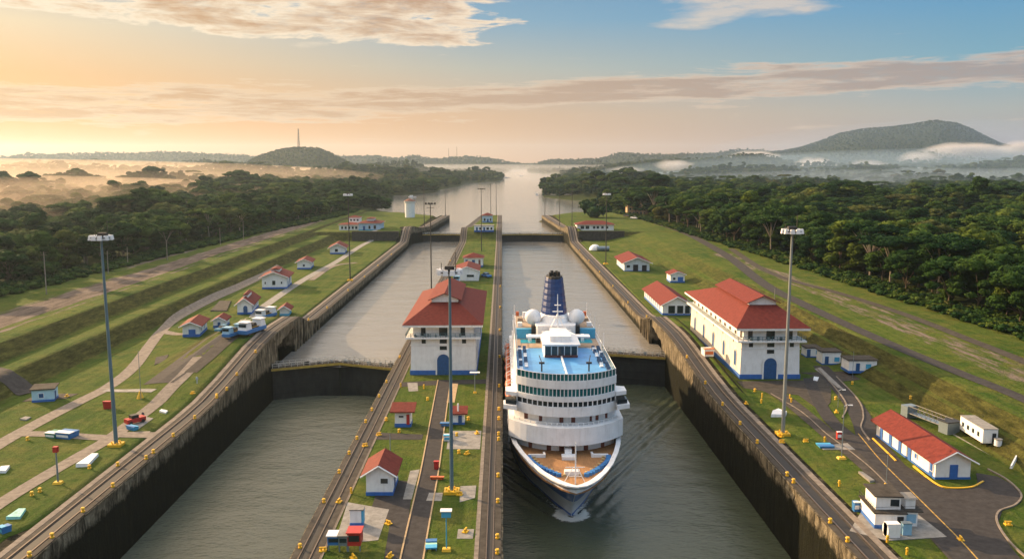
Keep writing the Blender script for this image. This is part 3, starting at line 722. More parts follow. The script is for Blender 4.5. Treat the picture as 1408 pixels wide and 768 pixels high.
lock_gate('dark mitre gate with walkway closing the near left chamber', -60, -26.9, 217, -3.1, -13, 7)
lock_gate('dark mitre gate behind the cruise ship in the right chamber', -.1, 45, 229, -3.1, -13, 7)
lock_gate('distant dark gate closing the far end of the left chamber', -57, -26.2, 578, 1.0, -5, 4)
lock_gate('distant dark gate closing the far end of the right chamber', -.1, 42, 578, 1.0, -5, 4)
# ============================================================ TREES
m, t, b = custom('foliage')
geo = N(t, 'ShaderNodeNewGeometry'); oi = N(t, 'ShaderNodeObjectInfo')
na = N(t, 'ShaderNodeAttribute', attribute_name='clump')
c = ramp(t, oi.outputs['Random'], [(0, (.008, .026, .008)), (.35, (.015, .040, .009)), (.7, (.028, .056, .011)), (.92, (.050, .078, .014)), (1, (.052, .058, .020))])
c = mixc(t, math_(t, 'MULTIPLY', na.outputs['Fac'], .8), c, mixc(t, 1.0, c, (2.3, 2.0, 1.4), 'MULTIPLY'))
L(t, c, b.inputs['Base Color']); b.inputs['Roughness'].default_value = .85; b.inputs['Specular IOR Level'].default_value = .05
FOL = m
def ico(sub):
    bm = bmesh.new(); bmesh.ops.create_icosphere(bm, subdivisions=sub, radius=1)
    v = np.array([q.co[:] for q in bm.verts]); f = np.array([[l.index for l in q.verts] for q in bm.faces]); bm.free(); return v, f
I1 = ico(2)
def leafmesh(name, centers, radii, per, leaf, squash, seed):
    """crown: lobes of leaf clumps spread through the volume"""
    r = np.random.default_rng(seed); V = []; Fc = []; A = []; n0 = 0
    for (c, rad) in zip(centers, radii):
        cl = r.random()
        v, f = I1; nz = 1+.28*(r.random(len(v))-.5)*2
        vv = v*nz[:, None]*rad*.80*np.array([1, 1, squash])+c
        V.append(vv); Fc.append(f+n0); A.append(np.full(len(vv), cl*.6)); n0 += len(vv)
        k = int(per*rad*rad)
        d = r.normal(size=(k, 3)); d /= np.linalg.norm(d, axis=1)[:, None]; d[:, 2] = np.abs(d[:, 2])*.9+d[:, 2]*.1 - (.15)
        p = c+d*rad*np.array([1, 1, squash])*(.78+.36*r.random(k))[:, None]
        nn = d+r.normal(size=(k, 3))*.55; nn /= np.linalg.norm(nn, axis=1)[:, None]
        u = np.cross(nn, r.normal(size=(k, 3))); u /= np.linalg.norm(u, axis=1)[:, None]; w_ = np.cross(nn, u)
        s = leaf*(.5+r.random(k))[:, None]
        q = np.stack([p-u*s-w_*s*.45, p+u*s*.2-w_*s*.6, p+u*s+w_*s*.1, p+u*s*.1+w_*s*.65], 1).reshape(-1, 3)
        V.append(q); a = np.arange(k)*4+n0
        tri = np.concatenate([np.stack([a, a+1, a+2], 1), np.stack([a, a+2, a+3], 1)]); Fc.append(tri)
        A.append(np.repeat(np.clip(cl*.7+.4*r.random(k)*(d[:, 2]+.3), 0, 1), 4)); n0 += 4*k  # random tone per lobe, plus upward leaves lightened as if lit from above
    V = np.concatenate(V); Fc = np.concatenate(Fc); A = np.concatenate(A)
    me = bpy.data.meshes.new(name); me.vertices.add(len(V)); me.vertices.foreach_set('co', V.ravel())
    me.loops.add(Fc.size); me.loops.foreach_set('vertex_index', Fc.ravel().astype(np.int32)); me.polygons.add(len(Fc))
    me.polygons.foreach_set('loop_start', np.arange(0, Fc.size, 3)); me.polygons.foreach_set('loop_total', np.full(len(Fc), 3)); me.update()
    at = me.attributes.new('clump', 'FLOAT', 'POINT'); at.data.foreach_set('value', A.astype(np.float32)); me.materials.append(FOL); return me
def crown_layout(kind, r):
    C = []; Rr = []
    if kind == 'dome':
        for i in range(20):
            a = r.random()*6.283; q = math.sqrt(r.random()); rad = 1.5+1.3*r.random()
            C.append((5.4*q*math.cos(a), 5.4*q*math.sin(a), 10.4+4.2*(1-q*q)+r.random()*1.2)); Rr.append(rad)
        for i in range(15):
            a = r.random()*6.283; C.append((4.9*math.cos(a), 4.6*math.sin(a), 5.0+4.5*r.random())); Rr.append(1.3+.9*r.random())
    elif kind == 'umbrella':
        for i in range(24):
            a = r.random()*6.283; q = math.sqrt(r.random()); rad = 1.1+1.2*r.random()
            C.append((7.6*q*math.cos(a), 7.6*q*math.sin(a), 13.6+1.7*(1-q*q)+r.random()*.9)); Rr.append(rad)
    elif kind == 'tall':
        for i in range(26):
            h = r.random(); a = r.random()*6.283; q = (1-h*.55)*3.6*math.sqrt(r.random())
            C.append((q*math.cos(a), q*math.sin(a), 4+h*13)); Rr.append(1.2+1.1*r.random())
    elif kind == 'loose':
        for i in range(15):
            a = r.random()*6.283; q = math.sqrt(r.random()); C.append((5.5*q*math.cos(a), 5.5*q*math.sin(a), 9+5.5*r.random())); Rr.append(.9+1.1*r.random())
    elif kind == 'bush':
        for i in range(9):
            a = r.random()*6.283; q = math.sqrt(r.random()); C.append((1.8*q*math.cos(a), 1.8*q*math.sin(a), .7+1.1*r.random())); Rr.append(.7+.7*r.random())
    return np.array(C), np.array(Rr)
KINDS = ['dome', 'dome', 'umbrella', 'tall', 'loose', 'dome', 'tall']
CROWNS = []; LAY = []
for k, kd in enumerate(KINDS):
    r = np.random.default_rng(50+k); C, Rr = crown_layout(kd, r); LAY.append((C, Rr))
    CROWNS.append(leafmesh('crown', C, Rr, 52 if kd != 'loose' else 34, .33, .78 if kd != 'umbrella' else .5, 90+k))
BUSH = leafmesh('foliage', *crown_layout('bush', np.random.default_rng(5)), 26, .42, .8, 5)
def trunk_mesh(k, mt):
    C, Rr = LAY[k]; mb = MB(); r = random.Random(k)
    top = float(C[:, 2].min())*.62 if KINDS[k] != 'umbrella' else 6.5
    mb.tube([(0, 0, -1.5), (.1, 0, top*.5), (.0, .15, top)], .30, 7, 0, .2)
    idx = list(range(len(C))); r.shuffle(idx)
    for i in idx[:9]:
        c = C[i]; mid = (c[0]*.42, c[1]*.42, top+(c[2]-top)*.55)
        mb.tube([(0, .1, top-.3), mid, (c[0]*.9, c[1]*.9, c[2]-.2)], .13, 5, 0, .05)
    me = bpy.data.meshes.new('trunk'); me.from_pydata(mb.v, [], mb.f); me.materials.append(mt); me.update(); return me
TRUNKS = [trunk_mesh(k, bark if KINDS[k] in ('umbrella', 'loose') else dbark) for k in range(len(KINDS))]
def tree(x, y, k, s, label, group, sz=1.0):
    root = thing('rainforest_tree', label, 'tree', (x, y, gz(x, y)), random.random()*6.28, group); s *= (1.16 if x > 0 else 1.0); root.scale = (s*1.08, s*1.08, s*sz*.86)
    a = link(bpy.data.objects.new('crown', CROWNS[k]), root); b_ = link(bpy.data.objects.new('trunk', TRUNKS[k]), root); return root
KL = {'dome': 'dense broad-crowned tree', 'umbrella': 'flat-topped umbrella tree with pale limbs', 'tall': 'narrow tall leafy tree', 'loose': 'sparse tree with pale limbs'}
placed = []
def front_rows(side, n):
    out = []
    y = 128.0
    while len(out) < n and y < 1000:
        for row in range(4):
            if side == 'R': x = float(FR_FOREST(y))+8+row*10+random.uniform(-3, 3)
            else: x = float(FL_FOREST(y))-9-row*10+random.uniform(-3, 3)
            yy_ = y+random.uniform(-4, 4)
            if abs(x)/yy_ < .80: out.append((x, yy_, row))
        y += 9.0+y*.012
    return out[:n]
for side, n in (('R', 150), ('L', 130)):
    sname = 'right' if side == 'R' else 'left'
    for x, y, row in front_rows(side, n):
        if lake_sd(np.array([x]), np.array([y]))[0] < 6: continue
        u = random.random(); k = 0 if u < .22 else 1 if u < .4 else 2 if u < .52 else 3 if u < .70 else 4 if u < .78 else 5 if u < .9 else 6
        s = random.choice((random.uniform(.8, 1.1), random.uniform(1.0, 1.45)))*(1.0 if side == 'R' else .85)
        kd = KINDS[k]; rw = 'first row' if row == 0 else 'rows behind the first'
        tree(x, y, k, s, f'{KL[kd]} in the {rw} of the {sname} forest', f'{kd} crowned trees, {rw}, {sname} forest', random.uniform(.9, 1.12)); placed.append((x, y))
placed = np.array(placed)
# ---- far forest: instanced on points of one object
def scatter(name, pts, scl, seed, srcs, kinds=None):
    r = np.random.default_rng(seed); n = len(pts)
    me = bpy.data.meshes.new(name); me.vertices.add(n); me.vertices.foreach_set('co', pts.ravel())
    for nm, tp, val in (('sc', 'FLOAT', scl), ('rot', 'FLOAT', r.random(n)*6.283), ('pick', 'INT', (kinds if kinds is not None else r.integers(0, len(srcs), n)))):
        a = me.attributes.new(nm, tp, 'POINT'); a.data.foreach_set('value', np.asarray(val, dtype=np.float32 if tp == 'FLOAT' else np.int32))
    me.update(); o = link(bpy.data.objects.new(name, me))
    g = bpy.data.node_groups.new(name, 'GeometryNodeTree'); g.interface.new_socket('Geometry', in_out='INPUT', socket_type='NodeSocketGeometry'); g.interface.new_socket('Geometry', in_out='OUTPUT', socket_type='NodeSocketGeometry')
    gi = g.nodes.new('NodeGroupInput'); go_ = g.nodes.new('NodeGroupOutput'); ip = g.nodes.new('GeometryNodeInstanceOnPoints'); jn = g.nodes.new('GeometryNodeJoinGeometry')
    for s_ in srcs[::-1]:
        ob = g.nodes.new('GeometryNodeObjectInfo'); ob.inputs['Object'].default_value = s_; ob.inputs['As Instance'].default_value = True; ob.transform_space = 'ORIGINAL'
        g.links.new(ob.outputs['Geometry'], jn.inputs[0])
    g.links.new(gi.outputs[0], ip.inputs['Points']); g.links.new(jn.outputs[0], ip.inputs['Instance']); ip.inputs['Pick Instance'].default_value = True
    def attr(nm, dt):
        a = g.nodes.new('GeometryNodeInputNamedAttribute'); a.data_type = dt; a.inputs['Name'].default_value = nm; return a.outputs['Attribute']
    g.links.new(attr('pick', 'INT'), ip.inputs['Instance Index'])
    cb = g.nodes.new('ShaderNodeCombineXYZ'); g.links.new(attr('rot', 'FLOAT'), cb.inputs[2]); g.links.new(cb.outputs[0], ip.inputs['Rotation'])
    cs = g.nodes.new('ShaderNodeCombineXYZ'); sq = g.nodes.new('ShaderNodeMath'); sq.operation = 'MULTIPLY'; sq.inputs[1].default_value = .72; sa = attr('sc', 'FLOAT'); g.links.new(sa, sq.inputs[0]); g.links.new(sa, cs.inputs[0]); g.links.new(sa, cs.inputs[1]); g.links.new(sq.outputs[0], cs.inputs[2]); g.links.new(cs.outputs[0], ip.inputs['Scale']); g.links.new(ip.outputs[0], go_.inputs[0])
    md = o.modifiers.new('scatter', 'NODES'); md.node_group = g; return o
def crown_src(k):
    for o in bpy.data.objects:
        if o.data == CROWNS[k]: return o
SRC = [crown_src(k) for k in range(len(KINDS))]; SRC = [s_ for s_ in SRC if s_ is not None]
def polar(r0, r1, sp, scale, half=.74):
    pts = []
    rr = r0
    P_ = []
    while rr < r1:
        n = max(1, int(2*half*rr/sp)); a = (np.arange(n)+rng.random(n)*.9)/n*2*half-half+.02
        q = rr+(rng.random(n)-.5)*sp; P_.append(np.stack([q*np.sin(a), q*np.cos(a)], 1)); rr += sp*.92
    P_ = np.concatenate(P_); X, Y = P_[:, 0], P_[:, 1]
    sd = lake_sd(X, Y)
    wood = ((X > FR_FOREST(np.minimum(Y, 760))+6) | (X < FL_FOREST(np.minimum(Y, 760))-8))
    ok = (sd > 3) & np.where(Y < 800, wood, True)
    X, Y, sd = X[ok], Y[ok], sd[ok]
    Z = ground(X, Y, sd)
    # hide-from-view culling is not used; only points lower than water are dropped
    k = Z > .2
    return np.stack([X[k], Y[k], Z[k]-1.5*scale], 1), np.full(k.sum(), scale)*np.where(rng.random(k.sum()) < .12, 1.45, .66+.5*rng.random(k.sum()))
A = [polar(120, 420, 11, 1.08), polar(420, 800, 12.5, 1.22), polar(800, 1500, 15, 1.3), polar(1500, 2800, 18, 1.2), polar(2800, 4200, 22, 1.1), polar(4200, 6600, 30, 1.25)]
pts = np.concatenate([a[0] for a in A]); sc_ = np.concatenate([a[1] for a in A])
def inhill(p): return (np.abs(p[:, 0]+775) < 330) & (np.abs(p[:, 1]-3300) < 450)
def inmount(p): return (p[:, 0] > 1050) & (p[:, 0] < 3600) & (np.abs(p[:, 1]-4850) < 800)
kp = ~(inhill(pts) | inmount(pts)); pts, sc_ = pts[kp], sc_[kp]
def cover(x0, x1, y0, y1, sp, scale):
    gx, gy = np.meshgrid(np.arange(x0, x1, sp), np.arange(y0, y1, sp)); X = gx.ravel()+rng.uniform(-sp*.45, sp*.45, gx.size); Y = gy.ravel()+rng.uniform(-sp*.45, sp*.45, gx.size)
    return np.stack([X, Y, ground(X, Y)-1.5*scale], 1), scale*(.75+.45*rng.random(X.size))
for q in (cover(-1105, -445, 2850, 3750, 13.5, .72), cover(1050, 3600, 4050, 5650, 21, .85)):
    pts = np.concatenate([pts, q[0]]); sc_ = np.concatenate([sc_, q[1]])
near = (pts[:, 1] < 1000)
dmin = np.full(len(pts), 1e9)
idx = np.where(near)[0]
dm = np.hypot(pts[idx, None, 0]-placed[None, :, 0], pts[idx, None, 1]-placed[None, :, 1]).min(1); dmin[idx] = dm
keep = dmin > 5.5
pts, sc_ = pts[keep], sc_[keep]
sc_ *= np.where((pts[:, 0] < 0) & (pts[:, 1] < 800), .88, 1)
ok = scatter('far_forest', pts, sc_, 3, SRC); tag(ok, kind='stuff')
print('far forest', len(pts))
# undergrowth along both forest edges
up = []
for y in np.arange(118, 760, 1.5):
    for k in range(4):
        up.append((float(FR_FOREST(y))+random.uniform(-2.5, 9), y+random.uniform(-1, 1))); up.append((float(FL_FOREST(y))-random.uniform(-2.0, 9), y+random.uniform(-1, 1)))
up = np.array(up); r_ = rng.random(len(up)); sdv = lake_sd(up[:, 0], up[:, 1]); up = up[(sdv > 4)]
zz = ground(up[:, 0], up[:, 1]); b0 = thing('shrub', 'round green shrub alone on the lake shore behind the far right building', 'shrub', (P(806, 290, 5).x, 690, 5.0)); b0.scale = (5, 5, 5)
bsrc = link(bpy.data.objects.new('foliage', BUSH), b0)
un = scatter('undergrowth', np.column_stack([up, zz-.3]), .55+.9*rng.random(len(up)), 8, [bsrc]); tag(un, kind='stuff')
# ============================================================ CRUISE SHIP
SC = 12.1
ship = thing('cruise_ship', 'large white and blue cruise ship with blue funnel moving through the right lock chamber', 'cruise ship', (SC, 144, WL_LOW))
hullw = mat('hull_white', (.66, .67, .68), .4, .07, .25, dirt=.22); hullb = mat('hull_blue', (.028, .13, .42), .35, .15, .3)
shipw = mat('ship_white', (.78, .79, .80), .45, .08, .5, dirt=.26)
wood = mat('teak_deck', (.34, .17, .065), .7, .22, 1.5, dirt=.25, stretch=(3, .3, 1)); wood2 = mat('weathered_teak', (.36, .28, .21), .8, .2, 1.2, dirt=.3)
pool = mat('blue_deck', (.085, .31, .62), .5, .16, .35, dirt=.25)
lifeo = mat('lifeboat_orange', (.48, .10, .025), .5, .15, 1); brown = mat('brown_panel', (.13, .035, .022), .5, .3, 2)
funb = mat('funnel_blue', (.010, .038, .15), .35, .15, .6); blk = mat('soot_black', (.015, .014, .013), .6, .3, 1)
S1 = 82.0
DK = [(-11.8, .05), (-11.2, 1.6), (-10, 2.8), (-8.4, 3.9), (-5, 5.6), (-1, 7.2), (5, 8.9), (10, 10.0), (16, 10.7), (24, 11.0), (66, 10.9), (74, 10.2), (S1, 8.4)]
WLn = [(-1.2, .05), (-.7, .35), (.3, .8), (1.6, 1.4), (4.5, 2.7), (9, 4.4), (15, 6.6), (21, 8.4), (28, 9.6), (36, 10.3), (66, 10.2), (74, 9.0), (S1-2, 6.5)]
lev = [-1.0, 0, .5, .9, 2.2, 3.2, 4.1, 5.0, 6.2, 7.4, 8.45, 9.2]; DZ = 9.2
def hullpt(i, z):
    k = max(0, min(1, z/DZ)); e = k**1.7; s = WLn[i][0]+(DK[i][0]-WLn[i][0])*k**1.25; bb = WLn[i][1]+(DK[i][1]-WLn[i][1])*e; return s, bb
v = []; f = []; mi = []; nl = len(lev); ns = len(DK)
for sgn in (1, -1):
    for i in range(ns):
        for z in lev: s, bb = hullpt(i, z); v.append((sgn*bb, s, z))
for h in (0, 1):
    o = h*ns*nl
    for i in range(ns-1):
        for k in range(nl-1):
            q = (o+i*nl+k, o+(i+1)*nl+k, o+(i+1)*nl+k+1, o+i*nl+k+1); f.append(q if h == 0 else q[::-1])
            zc = (lev[k]+lev[k+1])/2; zlow = np.interp(DK[i][0], [-12, -3, 6, 16, 28], [4.1, 3.8, 2.6, .9, .5])
            mi.append(1 if (zc < .5 or (zlow < zc < 8.45)) else 0)
for k in range(nl-1):      # stern and stem closures
    f.append(((ns-1)*nl+k, ns*nl+(ns-1)*nl+k, ns*nl+(ns-1)*nl+k+1, (ns-1)*nl+k+1)); mi.append(0)
    f.append((ns*nl+k, k, k+1, ns*nl+k+1)); mi.append(0)
hull = mesh('hull', v, f, None, ship, smooth=False, mats=[hullw, hullb], idx=mi)
hull.data.polygons.foreach_set('use_smooth', [True]*len(f))
# bulwark rim and fore deck
v = []; f = []; m_ = ns
for sgn in (1, -1):
    for i in range(ns):
        s, bb = hullpt(i, 9.2); v += [(sgn*(bb+.05), s-.05, 9.2), (sgn*(bb+.05), s-.05, 9.42), (sgn*max(bb-.75, .02), s+.75*(1 if i < 4 else .3), 9.42), (sgn*max(bb-.75, .02), s+.75*(1 if i < 4 else .3), 8.0)]
for h in (0, 1):
    o = h*ns*4
    for i in range(ns-1):
        for k in range(3):
            q = (o+i*4+k, o+(i+1)*4+k, o+(i+1)*4+k+1, o+i*4+k+1); f.append(q if h == 0 else q[::-1])
for k in range(3): f.append((ns*4+k, k, k+1, ns*4+k+1))
mesh('bulwark', v, f, shipw, ship)
dk = [(max(hullpt(i, 9.2)[1]-.5, .02), hullpt(i, 9.2)[0]+(.8 if i < 4 else .3)) for i in range(ns)]
poly = [(-a, b_) for a, b_ in dk]+[(a, b_) for a, b_ in dk[::-1]]
MB().prism([(a, b_) for a, b_ in poly][::-1], 7.8, 8.02).build('fore_deck', wood, ship)
def front(x, hb, s0, rec=6.3, pw=2.3): return s0+rec*(abs(x)/10.3)**pw
def tier_poly(hb, s0, s1, n=20, rec=6.3, rnd=3.0):
    xs_ = [hb*(-1+2*k/n) for k in range(n+1)]
    p = [(x, front(x, hb, s0, rec)) for x in xs_]; return p+[(hb, s1-rnd), (hb-rnd, s1), (-hb+rnd, s1), (-hb, s1-rnd)]
def tier(nm, hb, s0, s1, z0, z1, m=shipw, rnd=3.0): return MB().prism(tier_poly(hb, s0, s1, rnd=rnd), z0, z1).build(nm, m, ship)
# decks from bottom to top; s is metres aft of the stem
tier('deck_house', 9.0, 9.6, 78, 8.0, 10.0)
tier('deck_slab', 10.35, 6.6, 79.5, 10.0, 13.3)
tier('deck_house', 9.3, 10.2, 76, 13.3, 15.0)
tier('deck_slab', 9.75, 7.9, 77, 15.0, 16.75)
tier('bridge_deck', 9.0, 8.3, 74, 16.75, 17.8)
tier('deck_slab', 9.15, 8.0, 74, 17.8, 18.7)
tier('deck_house', 8.85, 8.4, 73, 18.7, 20.2)
tier('deck_slab', 9.0, 8.1, 72, 20.2, 21.75)
# pool deck surface
pp = tier_poly(8.7, 8.6, 36); MB().prism([(x, y) for x, y in pp], 21.76, 21.80).build('pool_deck', pool, ship)
MB().prism([(-8.75, 36.2), (8.75, 36.2), (8.75, 69), (-8.75, 69)], 21.76, 21.80).build('aft_deck', wood2, ship)
def band_(nm, hb, s0, z0, z1, m, xr, proud=.04, bars=26, barm=shipw, bw=.07, gaps=(), child=True):
    """window band following the curved front"""
    n = 40; mb = MB(); xs_ = [xr*(-1+2*k/n) for k in range(n+1)]; v = []; f = []
    for x in xs_:
        y = front(x, hb, s0)-proud; v += [(x, y, z0), (x, y, z1), (x, y+proud*1.5, z0), (x, y+proud*1.5, z1)]
    for k in range(n):
        a = 4*k; f += [(a, a+4, a+5, a+1), (a+1, a+5, a+7, a+3), (a, a+2, a+6, a+4)]
    mb.add(v, f); o = mb.build(nm, m, ship)
    b2 = MB()
    for k in range(bars+1):
        x = xr*(-1+2*k/bars); y = front(x, hb, s0)-proud-.03; b2.box(x-bw, x+bw, y-.03, y+.12, z0-.02, z1+.02)
    b2.build('mullions', barm, o); return o
band_('window_band', 8.85, 8.4, 18.78, 20.12, teal, 8.7, .05, 26)
band_('window_band', 9.0, 8.3, 16.85, 17.72, glass, 8.8, .05, 20, bw=.10)
# gallery doors and foredeck wall doors
for x, w_ in ((-7.0, .55), (-4.6, .35), (-1.0, .35), (1.1, .35), (4.3, .2), (5.4, .35), (7.2, .3)):
    y = front(x, 9.3, 10.2); MB().box(x-w_, x+w_, y-.10, y+.1, 13.35, 14.8).build('door', brown, ship)
for x, w_ in ((-6.3, .5), (-3.2, .4), (-.9, .5), (.9, .5), (3.4, .4), (6.4, .5)):
    y = front(x, 9.0, 9.6); MB().box(x-w_, x+w_, y-.12, y+.1, 8.05, 9.7).build('door', brown, ship)
# gallery rail
def arc_rail(nm, hb, s0, z0, z1, xr, m, posts=24, thick=.05, glassm=None, off=0.0):
    mb = MB(); n = 36; top = [(xr*(-1+2*k/n), front(xr*(-1+2*k/n), hb, s0)+off, z1) for k in range(n+1)]
    mb.tube(top, thick, 4)
    for k in range(posts+1):
        x = xr*(-1+2*k/posts); y = front(x, hb, s0)+off; mb.box(x-.06, x+.06, y-.06, y+.06, z0, z1)
    o = mb.build(nm, m, ship)
    if glassm:
        g = MB(); v = []; f = []
        for x, y, z in top: v += [(x, y, z0), (x, y, z1-.06)]
        for k in range(n): f.append((2*k, 2*k+2, 2*k+3, 2*k+1))
        g.add(v, f).build('rail_glass', glassm, o)
    return o
arc_rail('gallery_rail', 9.7, 8.15, 13.3, 13.75, 9.3, shipw, 20)
arc_rail('deck_rail', 8.8, 8.3, 21.75, 23.0, 8.8, shipw, 26, .06, teal)
for s_ in (-1, 1):
    mb = MB(); x = s_*8.85
    for y in np.arange(13.0, 70, 1.9): mb.box(x-.05, x+.05, y-.05, y+.05, 21.75, 22.95)
    mb.tube([(x, 12.8, 22.95), (x, 70, 22.95)], .06, 4); mb.tube([(x, 12.8, 22.35), (x, 70, 22.35)], .035, 4); rl = mb.build('deck_rail', shipw, ship)
    MB().box(x-.02, x+.02, 13, 36, 21.8, 22.8).build('rail_glass', teal, rl)
    # bridge wing
    wg = MB(); wg.prism([(s_*8.9, 10.2), (s_*11.3, 11.4), (s_*11.3, 14.3), (s_*8.9, 15.5)][::(1 if s_ > 0 else -1)], 15.7, 16.5).build('bridge_wing', shipw, ship)
    wg2 = MB(); wg2.prism([(s_*8.9, 12.2), (s_*10.9, 13.2), (s_*10.9, 16.3), (s_*8.9, 17.0)][::(1 if s_ > 0 else -1)], 17.85, 18.6).build('bridge_wing', shipw, ship)
    w3 = MB(); w3.prism([(s_*9.0, 10.9), (s_*10.9, 11.8), (s_*10.9, 14.0), (s_*9.0, 14.6)][::(1 if s_ > 0 else -1)], 16.55, 17.3); w3.build('wing_cabin', glass, ship)
    # side promenade windows and cabins: rows along the side
    for z0, z1, hb, a0, a1, st in ((10.7, 11.9, 10.36, 16, 76, 2.6), (15.5, 16.3, 9.76, 17, 74, 2.2), (13.6, 14.7, 9.31, 18, 74, 2.8), (18.9, 20.0, 8.86, 17, 70, 2.0)):
        mb = MB()
        for y in np.arange(a0, a1, st): mb.box(min(s_*hb, s_*(hb+.04)), max(s_*hb, s_*(hb+.04)), y, y+st*.62, z0, z1)
        mb.build('side_windows', glass, ship)
    mb = MB()
    for y in np.arange(20, 78, 2.3): mb.cyl((s_*10.93-.03, y, 6.3), .28, .08, 8, axis='x')
    mb.build('portholes', glass, hull)
    # deep shaded promenade with posts
    mb = MB()
    for y in np.arange(15, 77, 2.4): mb.box(s_*10.25-.07, s_*10.25+.07, y-.07, y+.07, 8.0, 10.0)
    mb.build('promenade_posts', shipw, ship)
# lifeboats on davits
for s_ in (-1, 1):
    for y in np.arange(24, 72, 7.2):
        lb = MB(); n = 9; L_ = 3.0
        ring = []
        for j in range(n+1):
            q = -1+2*j/n; rr = .95*math.sqrt(max(.02, 1-abs(q)**2.6)); ring.append((q*L_, rr))
        vv = []; ff = []; k6 = 10
        for (yy_, rr) in ring:
            for i in range(k6): a = 2*math.pi*i/k6; vv.append((s_*10.15+rr*.85*math.cos(a), y+yy_, 15.1+rr*.95*math.sin(a)))
        for j in range(n):
            for i in range(k6): ff.append((j*k6+i, j*k6+(i+1) % k6, (j+1)*k6+(i+1) % k6, (j+1)*k6+i))
        lb.add(vv, ff); b_ = lb.build('lifeboat', lifeo, ship, smooth=True)
        d = MB()
        for q in (-2.2, 2.2): d.tube([(s_*9.7, y+q, 13.6), (s_*10.5, y+q, 14.2), (s_*10.6, y+q, 16.4), (s_*9.5, y+q, 16.9)], .12, 5)
        d.build('davit', shipw, b_)
# sun deck house with brown glazed front
z = 21.8
hs = MB(); hs.prism([(-3.2, 27), (3.2, 27), (3.4, 28.2), (3.3, 37), (2.2, 40), (-2.2, 40), (-3.3, 37), (-3.4, 28.2)], z, z+2.6); dh = hs.build('sun_deck_house', shipw, ship)
MB().prism([(-3.7, 26.4), (3.7, 26.4), (3.7, 36.5), (2.4, 40.5), (-2.4, 40.5), (-3.7, 36.5)], z+2.6, z+2.85).build('house_roof', shipw, dh)
MB().prism([(-2.1, 29), (2.1, 29), (1.7, 38), (-1.7, 38)], z+2.85, z+4.0).build('upper_house', shipw, dh)
mb = MB()
for k in range(5): mb.box(-3.1+k*1.27, -3.1+k*1.27+1.1, 26.93, 26.99, z+.5, z+2.3)
mb.build('front_glazing', glass, dh); MB().box(-3.25, 3.25, 26.85, 26.92, z, z+.5).build('front_sill', brown, dh)
for s_ in (-1, 1):
    MB().prism([(s_*3.4, 36), (s_*6.5, 36), (s_*6.5, 38.5), (s_*3.4, 38.5)][::(1 if s_ > 0 else -1)], z+2.2, z+2.5).build('side_canopy', shipw, dh)
# forward spar on deck
mb = MB(); mb.box(-.14, .14, 8.6, 26.4, z+.25, z+.5)
for y in np.arange(10, 26, 3.2): mb.box(-.22, .22, y-.1, y+.1, z, z+.25)
mb.build('deck_spar', shipw, ship)
# sun beds, davit cranes on the blue deck
navy = mat('navy_cushion', (.05, .09, .16), .8, .4, 2)
for s_ in (-1, 1):
    for y in np.arange(15.5, 35, 1.7):
        for x in ((8.0,) if y < 18 else (8.0, 7.0)):
            if random.random() < .75:
                sb = MB().box(s_*x-.32, s_*x+.32, y-.6, y+.35, z+.05, z+.3); sb.add([(s_*x-.32, y+.35, z+.3), (s_*x+.32, y+.35, z+.3), (s_*x+.32, y+.75, z+.75), (s_*x-.32, y+.75, z+.75)], [(0, 1, 2, 3)]); sb.build('sun_bed', random.choice((navy, shipw, navy)), ship)
for s_ in (-1, 1):
    for (x, y, w_, d_, h_, mm) in ((7.6, 50, 1.2, 1.8, 3.0, shipw), (5.2, 53, .9, .9, 3.4, blk), (7.4, 56, 1.4, 1.2, 2.9, wood2), (6.0, 60, 1.8, 1.6, 3.6, shipw), (7.9, 63.5, .8, 1.0, 3.1, lifeo), (3.0, 65, 1.6, 2.2, 1.9, shipw), (5.6, 43.2, .7, .7, 1.6, shipw), (3.9, 41.4, .9, .5, 1.2, blk)):
        MB().box(s_*x-w_/2, s_*x+w_/2, y-d_/2, y+d_/2, z, z+h_, top=(s_*x-w_*.42, s_*x+w_*.42, y-d_*.42, y+d_*.42)).build('deck_equipment', mm, ship)
    for y in (30, 39, 47, 57, 66):
        MB().tube([(s_*8.6, y, z), (s_*8.6, y, z+random.uniform(3.2, 5.5))], .05, 4).build('antenna', shipw, ship)
for s_ in (-1, 1):
    mb = MB(); mb.box(s_*4.3-.55, s_*4.3+.55, 12.0, 13.0, z, z+.28); mb.cyl((s_*4.3, 15.4, z), .14, 1.7, 8); mb.box(s_*4.3-.5, s_*4.3+.5, 15.1, 15.7, z+1.5, z+1.8); mb.tube([(s_*4.3, 15.4, z+1.7), (s_*4.7, 17.2, z+2.7)], .08, 5)
    mb.build('deck_fitting', blk, ship)
# pools and dark wells behind the house
MB().prism([(-7.6, 41), (-4.4, 41), (-4.4, 45), (-7.6, 45)], z, z+.06).build('pool', mat('pool_water', (.05, .33, .40), .1, .2, 1), ship)
MB().prism([(4.4, 41), (7.6, 41), (7.6, 45), (4.4, 45)], z, z+.06).build('pool', MATS['pool_water'], ship)
for s_ in (-1, 1):
    MB().box(s_*6.2-2.4, s_*6.2+2.4, 46.0, 47.2, z, z+2.2).build('wind_screen', cyan if 'cyan_paint' not in MATS else MATS['cyan_paint'], ship)
    MB().box(s_*6.4-2.2, s_*6.4+2.2, 47.5, 64, z+.01, z+2.0).build('side_house', shipw, ship)
    MB().box(s_*6.4-2.0, s_*6.4+2.0, 48, 63, z+2.01, z+2.1).build('side_house_deck', wood2, ship)
    MB().box(s_*4.6-.6, s_*4.6+.6, 45.2, 46.8, z, z+3.0).build('vent_housing', blk, ship)
    # radome on pedestal
    rd = MB(); rd.cyl((s_*4.55, 48.5, z), .8, 3.2, 12, r2=.5); ped = rd.build('radome_pedestal', shipw, ship)
    MB().ball((s_*4.75, 48.5, z+4.5), 1.8, 20).build('radome', shipw, ped, smooth=True)
